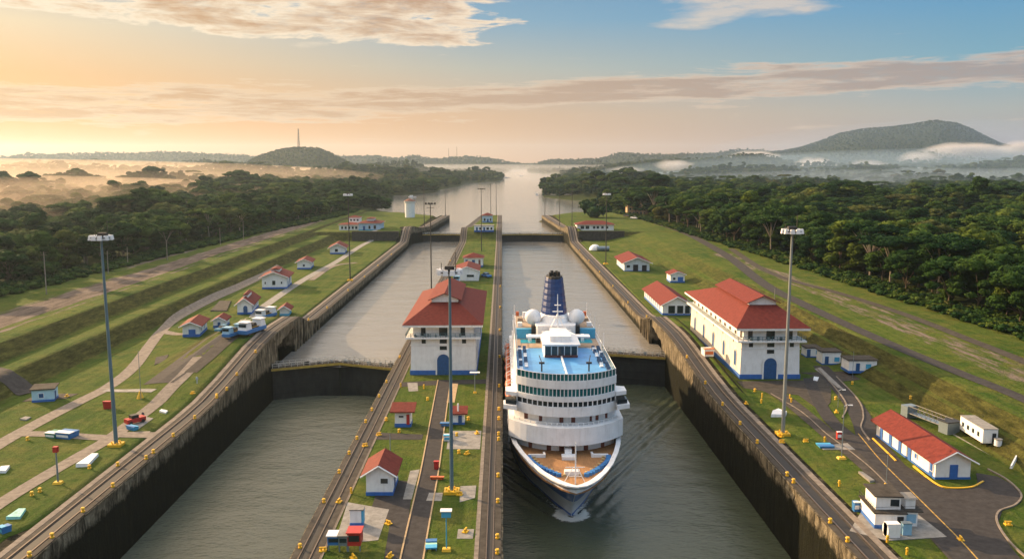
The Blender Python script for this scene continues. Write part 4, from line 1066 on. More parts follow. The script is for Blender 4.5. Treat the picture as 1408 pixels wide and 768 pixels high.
# funnel house and funnel
fz = z
MB().prism([(-4.2, 43.5), (4.2, 43.5), (4.6, 46), (4.2, 60), (-4.2, 60), (-4.6, 46)], fz, fz+3.4).build('funnel_house', shipw, ship)
mb = MB(); n = 16
def ell(c, a, b_, zz): return [(a*math.cos(2*math.pi*i/n), c+b_*math.sin(2*math.pi*i/n), zz) for i in range(n)]
rings = [ell(51.5, 3.6, 6.2, fz+3.4), ell(51.6, 3.1, 5.2, fz+5.0)]; vv = sum(rings, []); mb.add(vv, [(i, (i+1) % n, n+(i+1) % n, n+i) for i in range(n)]+[tuple(range(n, 2*n))]); mb.build('funnel_fairing', shipw, ship, smooth=False)
mb = MB(); rings = []
for k in range(13):
    q = k/12; rings.append(ell(51.7+q*1.0, 3.0-1.0*q+(.06 if k % 2 else 0), 4.2-1.3*q+(.06 if k % 2 else 0), fz+4.95+q*8.3))
vv = sum(rings, []); ff = [(j*n+i, j*n+(i+1) % n, (j+1)*n+(i+1) % n, (j+1)*n+i) for j in range(12) for i in range(n)]+[tuple(range(12*n, 13*n))]
fn = mb.add(vv, ff).build('funnel', funb, ship)
mb = MB()
for k in range(12):
    q = (k+.5)/12; mb.add(ell(51.7+q, 3.08-1.0*q, 4.28-1.3*q, fz+4.95+q*8.3-.06)+ell(51.7+q, 3.08-1.0*q, 4.28-1.3*q, fz+4.95+q*8.3+.06), [(i, (i+1) % n, n+(i+1) % n, n+i) for i in range(n)])
mb.build('funnel_louvres', mat('louvre_blue', (.02, .06, .18), .4, .2, 1), fn)
mb = MB()
for x, y in ((-.9, 51.5), (.1, 51.2), (1.0, 51.8), (-.5, 53), (.6, 53.4)): mb.cyl((x, y, fz+13.2), .38, 1.2+.4*random.random(), 10)
mb.add(ell(52.7, 1.95, 3.1, fz+13.0)+ell(52.7, 1.9, 3.0, fz+13.5), [(i, (i+1) % n, n+(i+1) % n, n+i) for i in range(n)]+[tuple(range(n, 2*n))])
mb.build('exhaust_pipes', blk, fn)
# radar mast
mb = MB(); mb.tube([(0, 38.5, z+4.0), (0, 39.2, z+11.2)], .22, 6, 0, .08)
for h, w_ in ((6.0, 1.5), (7.4, 1.1), (8.8, .7)): mb.box(-w_, w_, 38.5, 38.9, z+h, z+h+.16)
mb.tube([(-1.4, 39.6, z+3.9), (0, 38.9, z+7)], .09, 4); mb.tube([(1.4, 39.6, z+3.9), (0, 38.9, z+7)], .09, 4)
mst = mb.build('radar_mast', shipw, ship); MB().box(-1.0, 1.0, 38.2, 38.45, z+6.3, z+6.5).build('radar_scanner', shipw, mst)
for x, y, h in ((-2.6, 42, 1.2), (2.6, 42, 1.5), (-1.5, 41.5, .9), (1.6, 43, 1.1)):
    MB().box(x-.5, x+.5, y-.4, y+.4, z+2.0*0, z+h+1.2).build('equipment_locker', orange if x == -1.5 else shipw, ship)
# foredeck fittings: seats in two blue curves, mast, table
for s_ in (-1, 1):
    mb = MB(); mc = MB()
    for k in range(15):
        a = k/14; x = s_*(7.6-a*0.0-1.2*math.sin(a*2.2)); 
        px = s_*(7.3 - 4.9*a**1.7); py = 5.6-9.0*a
        mb.box(px-.42, px+.42, py-.35, py+.35, 8.02, 8.02+.55)
        if k % 2 == 0: mc.box(px-s_*1.0-.25, px-s_*1.0+.25, py-.25+.3, py+.25+.3, 8.02, 8.3)
    mb.build('blue_seating', mat('seat_blue', (.03, .17, .45), .6, .5, 2.2), ship)
    mc.build('deck_winches', mat('winch_buff', (.45, .33, .15), .6, .3, 3), ship)
    m4 = MB(); m4.box(min(s_*4.6, s_*7.3), max(s_*4.6, s_*7.3), 6.0, 6.5, 8.02, 8.6); m4.box(min(s_*4.2, s_*4.6), max(s_*4.2, s_*4.6), 6.0, 7.6, 8.02, 8.6); m4.build('white_coaming', shipw, ship)
mb = MB(); mb.tube([(0.15, -7.0, 8), (0.15, -7.0, 15.2)], .13, 6); mb.tube([(-1.9, -6.8, 8), (-.2, -6.9, 11)], .07, 4); mb.tube([(1.9, -6.8, 8), (.4, -6.9, 11)], .07, 4); mb.box(-1.5, 1.7, -6.95, -6.85, 10.9, 11.0); mb.box(-.9, 1.2, -6.9, -6.8, 9.3, 9.36)
mb.build('bow_mast', shipw, ship)
MB().box(-1.3, 1.2, -3.0, -1.8, 8.02, 8.75).build('deck_locker', shipw, ship)
mb = MB(); mb.box(-1.2, 1.2, 4.6, 6.4, 8.02, 8.6); mb.box(-.6, .6, 6.4, 8.2, 8.02, 9.3); mb.build('windlass', shipw, ship)
for x in (-9.0, -6.2): 
    MB().box(x-.3, x+.3, -1+(x+9)*-2.2, -.3+(x+9)*-2.2, 5.2, 5.6) if False else None
for o_ in list(ship.children):
    if not o_.name.startswith(('hull', 'bulwark', 'fore_deck', 'bow_mast', 'blue_seating', 'white_coaming', 'deck_winches', 'funnel', 'radar')): o_.scale.x = 1.05
# foam at the bow
m, t, b = custom('foam'); b.inputs['Base Color'].default_value = (.55, .58, .56, 1); b.inputs['Roughness'].default_value = .8
geo = N(t, 'ShaderNodeNewGeometry'); nf = N(t, 'ShaderNodeTexNoise', i_Scale=1.3, i_Detail=8.0, i_Roughness=.75); L(t, geo.outputs['Position'], nf.inputs['Vector'])
fa = N(t, 'ShaderNodeAttribute', attribute_name='foam')
al = math_(t, 'MULTIPLY', math_(t, 'SUBTRACT', math_(t, 'ADD', nf.outputs[0], math_(t, 'MULTIPLY', fa.outputs['Fac'], .55)), .74), 5, clamp=True)
L(t, al, b.inputs['Alpha'])
gx = np.linspace(-16, 16, 90); gy = np.linspace(-6, 46, 130); A_, B_ = np.meshgrid(gx, gy); A_ = A_.ravel(); B_ = B_.ravel()
wlx = np.interp(B_, [p[0] for p in WLn], [p[1] for p in WLn])
dd = np.abs(A_)-wlx; near_ = np.exp(-((np.hypot(A_, B_+1.2)-1.8)/1.5)**2)*1.2
side_ = np.exp(-((np.abs(A_)-(1.2+B_*.42))/.9)**2)*np.exp(-np.clip(B_, 0, 99)/9)*(B_ > -1)*1.0
fo = np.clip(np.maximum(near_, side_), 0, 1)*(dd > -.4)
edge = (np.exp(-(dd/.7)**2)*.42)*(B_ > 0); fo = np.maximum(fo, edge)
kk = np.arange(A_.size).reshape(130, 90); Ff = np.stack([kk[:-1, :-1].ravel(), kk[:-1, 1:].ravel(), kk[1:, 1:].ravel(), kk[1:, :-1].ravel()], 1)
Zf = WL_LOW+wake(A_+SX, B_+144)+.03; keepf = fo[Ff].max(1) > .02; Ff = Ff[keepf]; used = np.unique(Ff); rmap = -np.ones(A_.size, int); rmap[used] = np.arange(len(used)); Ff = rmap[Ff]
fm = mesh('bow_foam', np.stack([A_+SC, B_+144, Zf], 1)[used].tolist(), Ff.tolist(), MATS['foam'], attrs={'foam': fo[used]}); tag(fm, kind='stuff')
# ============================================================ BUILDINGS
class Site:
    """local frame: origin at the middle of the front foot, x right, y back"""
    def __init__(s, root, w, d, h): s.r = root; s.w = w; s.d = d; s.h = h
    def pt(s, face, u, out, z):
        if face == 'front': return (u, -out, z)
        if face == 'back': return (-u, s.d+out, z)
        if face == 'left': return (-s.w/2-out, s.d/2-u, z)     # u>0 towards the viewer
        return (s.w/2+out, s.d/2-u, z)
    def opening(s, nm, face, u, z, w, h, m, arch=False, frame=None, fw=.12, parent=None, out=0.0):
        def outline(w, h, e):
            if not arch: return [(-w/2-e, -e if nm != 'door' else 0), (w/2+e, -e if nm != 'door' else 0), (w/2+e, h+e), (-w/2-e, h+e)]
            r = w/2+e; pts = [(-r, 0), (r, 0)]; hb = h-w/2
            return pts+[(r*math.cos(a), hb+r*math.sin(a)) for a in [math.pi*k/8 for k in range(9)]]
        def slab(o2, a, b_):
            n = len(o2); v = []; 
            for q in (a, b_):
                for (uu, zz) in o2: v.append(s.pt(face, u+uu*(1 if face in ('front', 'back') else -1 if face == 'left' else 1)*1.0, q+out, z+zz))
            return MB().add(v, [tuple(range(n-1, -1, -1)), tuple(range(n, 2*n))]+[(i, (i+1) % n, n+(i+1) % n, n+i) for i in range(n)])
        o = slab(outline(w, h, 0), -.02, .05).build(nm, m, parent or s.r)
        if frame: 
            oo = outline(w, h, fw); ii = outline(w, h, 0); n = len(oo); v = []
            for ring_, q in ((oo, -.01), (oo, .11), (ii, .11), (ii, -.01)):
                for (uu, zz) in ring_: v.append(s.pt(face, u+uu*(-1 if face == 'left' else 1), q+out, z+zz))
            MB().add(v, [(r_*n+i, r_*n+(i+1) % n, (r_+1)*n+(i+1) % n, (r_+1)*n+i) for r_ in range(3) for i in range(n)]).build('frame', frame, o)
        return o
def ring_box(mb, w, d, e, z0, z1, k=0): mb.box(-w/2-e, w/2+e, -e, d+e, z0, z1, k)
def control_house(label, x, y, w, d, rz, sidem, mirror):
    root = thing('control_building', label, 'control building', (x, y, gz(x, y) if mirror else .05), rz)
    S = Site(root, w, d, 11.6)
    bd = MB(); bd.box(-w/2, w/2, 0, d, -.5, 9.0, top=(-w/2+.25, w/2-.25, .25, d-.25)); bd.build('wall', [white], root)
    if sidem is not white:
        MB().add([(-w/2-.01, .02, -.0), (-w/2-.01, d-.02, 0), (-w/2+.235, d-.25, 8.99), (-w/2+.235, .25, 8.99)], [(0, 1, 2, 3)][::1]).build('side_wall', sidem, root)  # sheet over the white left wall, sunlight painted in its tone
    u = MB(); u.box(-w/2+.7, w/2-.7, .7, d-.7, 9.0, 11.9); u.build('upper_wall', white, root)
    p = MB(); ring_box(p, w, d, .12, -.4, 1.05); p.build('plinth', blue, root)
    l = MB(); ring_box(l, w, d, 1.0, 8.75, 9.15); bal = l.build('balcony', white if sidem is white else white, root)
    rl = MB()
    for (x0, y0, x1, y1) in ((-w/2-.9, -.9, w/2+.9, -.9), (-w/2-.9, -.9, -w/2-.9, d+.9), (w/2+.9, -.9, w/2+.9, d+.9)):
        for zz in (9.6, 10.1): rl.tube([(x0, y0, zz), (x1, y1, zz)], .05, 4)
        nn = int(max(abs(x1-x0), abs(y1-y0))/1.1)
        for k in range(nn+1): a = k/nn; rl.box(x0+(x1-x0)*a-.04, x0+(x1-x0)*a+.04, y0+(y1-y0)*a-.04, y0+(y1-y0)*a+.04, 9.15, 10.1)
    rl.build('balcony_rail', mat('rail_teal', (.05, .13, .15), .5, .2, 2), bal)
    c = MB()
    for k in range(7): xx_ = -w/2+1+random.random()*(w-2); c.box(xx_-.25, xx_+.25, -.5, -.1, 9.15, 9.15+random.uniform(.4, .9))
    c.build('balcony_clutter', steel, bal)
    # openings of the front
    S.opening('door', 'front', 0, 0.0, 3.0, 5.0, dblue, True, white, .35, out=.12)
    S.opening('window', 'front', 0, 5.95, 1.7, .95, glass, False, white, out=-.17)
    for u_, ww in ((-4.6, 1.0), (0, 1.7), (4.9, 1.0)): S.opening('window', 'front', u_, 7.5, ww, 1.1, glass, False, white, out=-.2)
    for u_, ww in ((-4.7, 1.1), (0, 2.0), (4.6, 1.1)): S.opening('window', 'front', u_, 9.35, ww, 1.9, glass, False, white, out=-.68)
    MB().box(-w/2+.0, w/2-.0, -.02+.1, .2, 7.0, 7.14).build('string_course', white, root)
    # long sides
    n = 5
    for fc in ('left', 'right'):
        for k in range(n):
            u_ = -d/2+d*(k+.75)/n-2.0
            S.opening('window', fc, u_, 1.1, 2.0, 4.8, dblue, True, sidem if fc == 'left' else white, .22, out=-.1)
        for k in range(11):
            u_ = -d/2+d*(k+.5)/11
            S.opening('window', fc, u_, 9.3, 1.3, 1.9, mat('shadow_brown', (.03, .022, .015), .8, .3), True, sunlit if fc == 'left' and sidem is not white else white, .08, out=-.68)  # open loggia arches drawn as dark panels, their shade put into the colour
            if k % 2: S.opening('window', fc, u_, 7.3, .5, .6, glass, False, None, out=-.18)
    # roof: hip up to the clerestory, gabled clerestory along the ridge
    o = 1.55; zE = 12.2; zM = 16.2; hw = 3.3; m0, m1 = 7.2, d-16.5
    MB().box(-w/2-o, w/2+o, -o, d+o, 11.65, zE-.02).build('eaves', white, root)
    rf = MB(); e = o+.12
    a = [(-w/2-e, -e, zE), (w/2+e, -e, zE), (w/2+e, d+e, zE), (-w/2-e, d+e, zE)]; b_ = [(-hw, m0, zM), (hw, m0, zM), (hw, m1, zM), (-hw, m1, zM)]
    rf.add(a+b_, [(0,1,5,4), (1,2,6,5), (2,3,7,6), (3,0,4,7), (4,5,6,7), (0,3,2,1)])
    roof = rf.build('roof', redroof, root)
    mo = MB(); mo.add([(-hw+.1, m0+.2, zM), (hw-.1, m0+.2, zM), (hw-.1, m1-.2, zM), (-hw+.1, m1-.2, zM), (-hw+.1, m0+.2, zM+.9), (hw-.1, m0+.2, zM+.9), (hw-.1, m1-.2, zM+.9), (-hw+.1, m1-.2, zM+.9), (0, m0+.2, zM+2.3), (0, m1-.2, zM+2.3)],
       [(0,1,5,8,4), (1,2,6,5), (2,3,7,9,6), (3,0,4,7)]); cw = mo.build('clerestory_wall', white, roof)
    mr = MB(); q = .75
    for s_ in (-1, 1):
        x0, x1 = 0, s_*(hw+q); z1 = zM+.9-.32
        vv = [(x0, m0-q, zM+2.35), (x1, m0-q, z1), (x1, m1+q, z1), (x0, m1+q, zM+2.35)]; vv += [(a_, b2, c_-.18) for a_, b2, c_ in vv]
        ff = [(0,1,2,3), (7,6,5,4), (0,4,5,1), (1,5,6,2), (2,6,7,3)]; mr.add(vv, ff if s_ < 0 else [t_[::-1] for t_ in ff])
    mr.build('clerestory_roof', redroof, roof)
    cl_ = MB()
    for s_ in (-1, 1):
        for k in range(16):
            yv = m0+.8+(m1-m0-1.6)*k/16; xx_ = s_*(hw-.06); cl_.box(min(xx_, xx_+s_*.05), max(xx_, xx_+s_*.05), yv, yv+.9, zM+.3, zM+.75)
    cl_.build('clerestory_windows', glass, roof)
    return root
control_house('big white control building with red hip roof and blue arched door on the middle island', -13.85, 197.6, 15.6, 50, 0, white, False)
control_house('big cream control building with red roof and tall blue windows beside the right chamber', 62.2, 193, 13.9, 53, 0, sunlit, True)
def house(label, x, y, w, d, h, rise=1.4, roof='gable', over=.7, rz=0, base=blue, wallm=white, roofm=redroof, ops=(), z=None, name='house', cat='house', group=None, plinth=.7, chimney=None, clerestory=False):
    z = gz(x, y) if z is None else z
    root = thing(name, label, cat, (x, y, z), rz, group); S = Site(root, w, d, h)
    wl_ = MB()
    if roof == 'gable':
        wl_.add([(-w/2, 0, -.3), (w/2, 0, -.3), (w/2, d, -.3), (-w/2, d, -.3), (-w/2, 0, h), (w/2, 0, h), (w/2, d, h), (-w/2, d, h), (0, 0, h+rise), (0, d, h+rise)],
                [(0,1,5,8,4), (1,2,6,5), (2,3,7,9,6), (3,0,4,7)])
    elif roof == 'gable_x':
        wl_.add([(-w/2, 0, -.3), (w/2, 0, -.3), (w/2, d, -.3), (-w/2, d, -.3), (-w/2, 0, h), (w/2, 0, h), (w/2, d, h), (-w/2, d, h), (-w/2, d/2, h+rise), (w/2, d/2, h+rise)],
                [(0,1,5,4), (1,2,6,9,5), (2,3,7,6), (3,0,4,8,7)])
    else: wl_.box(-w/2, w/2, 0, d, -.3, h)
    wl_.build('wall', wallm, root)
    if base: 
        p = MB(); ring_box(p, w, d, .06, -.3, plinth); p.build('plinth', base, root)
    rf = MB(); o = over; t_ = .22
    if roof == 'gable':
        k = rise/(w/2)
        for s_ in (-1, 1):
            vv = [(0, -o, h+rise+.06), (s_*(w/2+o), -o, h-k*o+.06), (s_*(w/2+o), d+o, h-k*o+.06), (0, d+o, h+rise+.06)]; vv = [(a, b_, c_+t_) for a, b_, c_ in vv]+vv
            ff = [(0,1,2,3), (7,6,5,4), (0,4,5,1), (1,5,6,2), (2,6,7,3)]; rf.add(vv, ff if s_ < 0 else [q[::-1] for q in ff])
        ro = rf.build('roof', roofm, root)
        b2 = MB()
        for s_ in (-1, 1):
            b2.tube([(0, -o-.03, h+rise+.1), (s_*(w/2+o), -o-.03, h-k*o+.1)], .13, 4)
        b2.build('fascia', white, ro)
    elif roof == 'gable_x':
        k = rise/(d/2)
        for s_, yc in ((-1, -o), (1, d+o)):
            vv = [(-w/2-o, d/2, h+rise+.06), (-w/2-o, yc, h-k*o+.06), (w/2+o, yc, h-k*o+.06), (w/2+o, d/2, h+rise+.06)]; vv = [(a, b_, c_+t_) for a, b_, c_ in vv]+vv
            ff = [(0,1,2,3), (7,6,5,4), (0,4,5,1), (1,5,6,2), (2,6,7,3)]; rf.add(vv, ff if s_ > 0 else [q[::-1] for q in ff]) if False else rf.add(vv, ff)
        ro = rf.build('roof', roofm, root)
        bm = bmesh.new(); bm.from_mesh(ro.data); bmesh.ops.recalc_face_normals(bm, faces=bm.faces); bm.to_mesh(ro.data); bm.free()
    elif roof == 'hip':
        e = o; hw = max(w/2-d/2, .1) if w > d else .1; hd = max(d/2-w/2, .1) if d > w else .1
        a = [(-w/2-e, -e, h), (w/2+e, -e, h), (w/2+e, d+e, h), (-w/2-e, d+e, h)]; b_ = [(-hw, d/2-hd, h+rise), (hw, d/2-hd, h+rise), (hw, d/2+hd, h+rise), (-hw, d/2+hd, h+rise)]
        rf.add(a+b_, [(0,1,5,4), (1,2,6,5), (2,3,7,6), (3,0,4,7), (4,5,6,7), (0,3,2,1)]); ro = rf.build('roof', roofm, root)
        MB().box(-w/2-e+.1, w/2+e-.1, -e+.1, d+e-.1, h-.2, h-.003).build('eaves', white, ro)
    elif roof == 'shed':
        vv = [(-w/2-o, -o, h), (w/2+o, -o, h), (w/2+o, d+o, h+rise), (-w/2-o, d+o, h+rise)]; vv = [(a, b_, c_+t_) for a, b_, c_ in vv]+vv
        rf.add(vv, [(0,1,2,3), (7,6,5,4), (0,4,5,1), (1,5,6,2), (2,6,7,3), (3,7,4,0)]); ro = rf.build('roof', roofm, root)
    else:
        rf.box(-w/2-o, w/2+o, -o, d+o, h, h+.25); ro = rf.build('roof', roofm, root)
    if clerestory:
        c = MB(); zz = h+rise*.62; c.box(-w*.16, w*.16, d*.22, d*.72, zz, h+rise+.75); c.build('clerestory', white, ro)
        c = MB(); c.add([(-w*.2, d*.18, h+rise+.72), (w*.2, d*.18, h+rise+.72), (w*.2, d*.76, h+rise+.72), (-w*.2, d*.76, h+rise+.72), (0, d*.18, h+rise+1.3), (0, d*.76, h+rise+1.3)], [(0,1,4), (1,2,5,4), (2,3,5), (3,0,4,5), (0,3,2,1)]); c.build('clerestory_roof', roofm, ro)
    if chimney: MB().cyl((chimney[0], chimney[1], h), .16, chimney[2], 8).build('chimney', white, ro)
    for q in ops:
        nm, face, u, z0, ww, hh = q[:6]; mm = q[6] if len(q) > 6 else (dblue if nm == 'door' else glass)
        S.opening(nm, face, u, z0, ww, hh, mm, len(q) > 7 and q[7], white if nm == 'window' else None, .09, out=.06 if z0 < plinth else .005)
    return root
D_, W_ = 'door', 'window'
# --- island houses
g = P(522, 681, 0)
house('small white house with half orange red gable roof on the near island lawn', g.x, g.y, 4.0, 6.3, 3.5, 1.25, over=.75, rz=R(0), ops=[(W_, 'front', .75, 1.9, 1.1, .8), (D_, 'right', .8, .1, 1.0, 2.2), (W_, 'right', -1.6, 1.3, 1.0, .9), (W_, 'left', 0, 1.5, 1.0, .9)], z=.05, plinth=.55)
g = P(554, 587, 0)
house('small white hut with red sloping roof left of the island road', g.x, g.y, 3.0, 2.6, 3.0, .7, 'shed', over=.85, ops=[(D_, 'front', 1.0, .5, .6, 2.0, red), (W_, 'front', -.3, 1.9, .9, .35)], z=.05)
g = P(630.5, 583.5, 0)
house('tiny white and blue hut with red roof and white chimney right of the island road', g.x, g.y, 2.2, 2.2, 2.1, .6, 'shed', over=.65, ops=[(D_, 'front', .3, .1, .7, 1.7)], z=.05, chimney=(-.1, .5, 1.9), plinth=.4)
g = P(651, 367, 0)
house('white square house with red hip roof behind the island control building', g.x, g.y, 9.0, 9.5, 4.4, 2.0, 'hip', ops=[(W_, 'front', -3.2, .9, 1.2, 2.6, dblue), (D_, 'front', 0, .2, 1.4, 3.2), (W_, 'front', 2.9, .9, 1.0, 2.6, brown), (D_, 'right', 2, .2, 1.3, 2.6)], z=.05)
g = P(638, 386, 0)
house('white building with large rounded red roof just behind the island control building', g.x+1.2, g.y, 10.0, 20, 4.2, 1.7, 'gable', over=.5, base=None, ops=[(W_, 'front', 1.5, 1.6, 3.0, 1.0), (W_, 'left', -2, 1.6, 1.2, 1.0)], z=.05)
g = P(664, 326, 4.5)
house('low white and blue office row by the far gate on the island', g.x, 548, 12.5, 6, 3.6, .4, 'flat', over=.3, z=5.6, roofm=gconc, ops=[(D_, 'front', -4.5, .1, 1.2, 2.6), (W_, 'front', -2.2, 1, 1.6, 1.6), (D_, 'front', .2, .1, 1.2, 2.6), (W_, 'front', 2.4, 1, 1.6, 1.6), (W_, 'front', 4.8, 1, 1.2, 1.6)])
house('small blue and white hut with red roof at the tip of the island', -10.6, 628, 7.5, 8, 5.2, 1.9, 'hip', over=.6, z=5.55, ops=[(W_, 'front', -2, 1.2, 1.3, 2), (D_, 'front', .3, .1, 1.2, 2.6), (W_, 'front', 2.4, 1.2, 1, 2)], wallm=mat('pale_blue_wall', (.42, .55, .68), .7, .1, 1))
# --- right side
house('long white barrack with red gable roof and blue doors on the right apron', 71.6, 129.5, 5.6, 21.5, 3.1, 1.5, over=.85, ops=[(D_, 'front', .1, .1, 1.3, 2.3, blue)]+[(D_, 'left', -8.6+k*3.6, .1, 1.05, 2.2, blue) for k in (0, 1, 2, 3, 5)]+[(W_, 'left', 4.4, 1.2, .8, .8, blue), (W_, 'left', 9.6, 1.0, .9, 1.2, blue)], plinth=.35)
house('white hall with patched red gable roof and open front behind the cream control building', 57.5, 276, 9.5, 36, 3.6, 2.5, over=.9, ops=[(W_, 'front', -1.8, .6, 2.2, 2.6, glass), (W_, 'front', 1.0, .6, 2.0, 2.6, glass), (W_, 'front', 3.4, .6, 1.6, 2.6, glass)]+[(W_, 'left', -15+k*4, 1.0, 1.2, 1.8, blue) for k in range(8)])
house('small white house with red roof at the foot of the right bank', 73.2, 352, 6.0, 8, 3.4, 1.1, over=.6, ops=[(D_, 'front', 1.2, .1, 2.2, 2.3, blue), (W_, 'front', -1.4, 1.2, 1, 1)])
house('wide white shed with pale streaked red roof and two dark doors', 62.2, 390, 11.6, 26, 4.0, 2.3, over=1.3, ops=[(D_, 'front', -.6, .1, 2.3, 2.9, blk), (D_, 'front', 3.4, .1, 2.2, 2.7, blk), (W_, 'front', -4, 1.6, 1.6, 1.2)], wallm=mat('bluish_plaster', (.60, .66, .72), .8, .1, 1, dirt=.3), plinth=.25)
house('low white office with dark red roof on the far right terrace above its retaining wall', 61.0, 556, 24, 13, 3.8, 2.2, 'hip', over=1.0, z=5.5, base=None, ops=[(W_, 'front', -8.5, 1.0, 2.4, 2), (W_, 'front', -5.2, 1.0, 2.4, 2), (W_, 'front', -.8, 1.2, 1.6, 1.6), (W_, 'front', 1.6, 1.2, 1.6, 1.6), (W_, 'front', 4.6, 1.2, 1.6, 1.6), (W_, 'front', 7.6, 1.2, 1.6, 1.6)])
# utility cluster behind the cream control building
for (px, py, w_, d_, h_, lab) in ((1186, 511, 6.6, 4.5, 2.7, 'low white kiosk with dark flat roof at the right end of the utility yard'), (1143, 501, 4.6, 4, 3.1, 'small white plant room in the middle of the utility yard'), (1118, 491, 3.6, 3.6, 2.4, 'grey white pump hut nearest the cream control building')):
    g = G(px, py); house(lab, g.x, g.y, w_, d_, h_, .2, 'flat', over=.25, base=blue, roofm=dconc, ops=[(D_, 'front', -1.2, .1, .9, 2), (W_, 'front', 1.3, .8, 1.3, 1.1, cyan)], name='kiosk', cat='kiosk', plinth=.3)
# two level post near the bottom right
g = P(1222, 731, 0)
tw = thing('lock_office', 'two level white lock office with dark flat roofs near the bottom right corner', 'office', (54.0, 111.0, .12), R(-4)); tw.scale = (.78, .78, .78)
b_ = MB(); b_.box(-3.6, 1.5, 0, 7.5, -.1, 2.7); b_.box(2.0, 4.2, 1.2, 5.2, -.1, 2.7); b_.build('wall', white, tw)
b_ = MB(); b_.box(-3.68, 1.58, -.06, 7.56, -.1, .6); b_.build('plinth', blue, tw)
b_ = MB(); b_.box(-3.9, 1.9, -.3, 7.8, 2.7, 2.9); b_.box(1.95, 5.0, .8, 5.7, 2.68, 2.9); tr = b_.build('terrace', dconc, tw)
b_ = MB()
for z_ in (3.4, 3.9):
    b_.tube([(-3.8, -.2, z_), (5.0, -.2 if False else .8, z_)], .03, 4); b_.tube([(-3.8, -.2, z_), (-3.8, 7.7, z_)], .03, 4); b_.tube([(4.9, .9, z_), (4.9, 5.6, z_)], .03, 4)
for k in range(9): b_.box(-3.83, -3.77, -.2+k*.98, -.14+k*.98, 2.9, 3.9)
b_.build('railing', dsteel, tr)
b_ = MB(); b_.box(-3.1, 1.2, 1.3, 6.6, 2.9, 5.3); uw = b_.build('upper_room', white, tw)
MB().box(-3.5, 1.5, .9, 7.0, 5.3, 5.5).build('roof', dconc, uw)
MB().box(-.6, .9, 1.22, 1.32, 3.6, 4.8).build('window', glass, uw)
b_ = MB(); b_.box(2.3, 4.0, 2.0, 4.4, 2.9, 4.8); cab = b_.build('side_cabin', white, tw)
b_ = MB(); b_.box(2.0, 4.3, 1.6, 4.8, 4.8, 5.0, top=(2.3, 4.1, 1.9, 4.5)); b_.build('cabin_roof', gconc, cab)
MB().box(.2, 1.3, -.08, -.01, .3, 2.2).build('door', blk, tw); MB().box(2.3, 3.9, 1.1, 1.19, .6, 2.2).build('window', mat('faded_blue', (.25, .45, .6), .5, .1), tw)
tk = thing('storage_tank', 'small white box tank standing in front of the two level lock office', 'tank', (52.4, 108.6, .12)); MB().box(-.9, .9, -.5, .6, 0, 1.9).build('tank_body', white, tk); b_ = MB(); b_.cyl((-.9, .05, .95), .95, .12, 14, axis='x'); b_.build('tank_end', shipw, tk)
tk = thing('control_cabinet', 'pale blue cabinet beside the two level lock office', 'cabinet', (54.6, 109.2, .12)); MB().box(-.6, .6, -.35, .35, 0, 1.6).build('cabinet_body', MATS['faded_blue'], tk); MB().box(-.65, .65, -.4, .4, 1.6, 1.7).build('cabinet_top', steel, tk)
# trailer, footbridge
def boxcar(label, a, b2, w_, h_):
    a = Vector(a); b2 = Vector(b2); d = b2-a; ln = d.length; o = thing('site_trailer', label, 'trailer', (a.x, a.y, gz(a.x, a.y)), math.atan2(-d.x, d.y))
    bevel(MB().box(-w_/2, w_/2, 0, ln, .35, h_).build('body', white, o), .08); MB().box(-w_/2-.06, w_/2+.06, -.06, ln+.06, h_, h_+.1).build('roof', gconc, o)
    for k in range(4): MB().box(-w_/2-.04, -w_/2+.02, ln*(.15+.22*k), ln*(.15+.22*k)+.7, 1.2, 2.0).build('window', glass, o)
    MB().box(.3, .95, -.05, .02, .5, 2.2).build('door', glass, o)
    mb = MB()
    for k in (.1, .5, .9): mb.box(-w_/2+.1, w_/2-.1, ln*k-.2, ln*k+.2, 0, .35)
    mb.build('support', dconc, o); return o
boxcar('long white site trailer parked on the right service strip', G(1361, 612), G(1329, 590), 2.6, 2.9)
g = G(1372, 612); tk = thing('cable_drum', 'small white drum beside the end of the site trailer', 'drum', tuple(g)); MB().cyl((0, 0, 0), .6, 1.1, 14).build('drum_body', shipw, tk); MB().cyl((0, 0, 1.1), .68, .12, 14).build('drum_lid', gconc, tk)
a = G(1253, 574); b2 = G(1304, 594); d = b2-a; o = thing('steel_gangway', 'grey steel gangway bridge standing on the grass behind the red roofed barrack', 'gangway', tuple(a), math.atan2(-d.x, d.y)); ln = d.length
MB().box(-.9, .9, 0, ln, 1.0, 1.15).build('deck', steel, o)
for s_ in (-1, 1):
    mb = MB(); mb.tube([(s_*.9, 0, 2.5), (s_*.9, ln, 2.5)], .07, 4); mb.tube([(s_*.9, 0, 1.1), (s_*.9, ln, 1.1)], .09, 4)
    for k in range(9): mb.tube([(s_*.9, ln*k/8, 1.1), (s_*.9, ln*(k+(.5 if k < 8 else 0))/8, 2.5)], .05, 4); mb.tube([(s_*.9, ln*min(k+.5, 8)/8, 2.5), (s_*.9, ln*min(k+1, 8)/8, 1.1)], .05, 4)
    mb.build('truss', gconc, o)
MB().box(-1.2, 1.2, -1.6, .2, 0, 2.4).build('tower_cabin', steel, o); MB().box(-1.4, 1.4, ln-1.0, ln+1.2, 0, 2.2).build('end_cabin', steel, o); MB().box(-1.6, 1.6, ln-1.2, ln+1.4, 2.2, 2.4).build('cabin_roof', dsteel, o)
g = G(1396, 632); o = thing('barrier', 'white concrete barrier at the right edge behind the apron', 'barrier', tuple(g), R(-38)); MB().box(-.2, .2, -5, 1.5, 0, .5, top=(-.1, .1, -5, 1.5)).build('barrier_body', shipw, o)
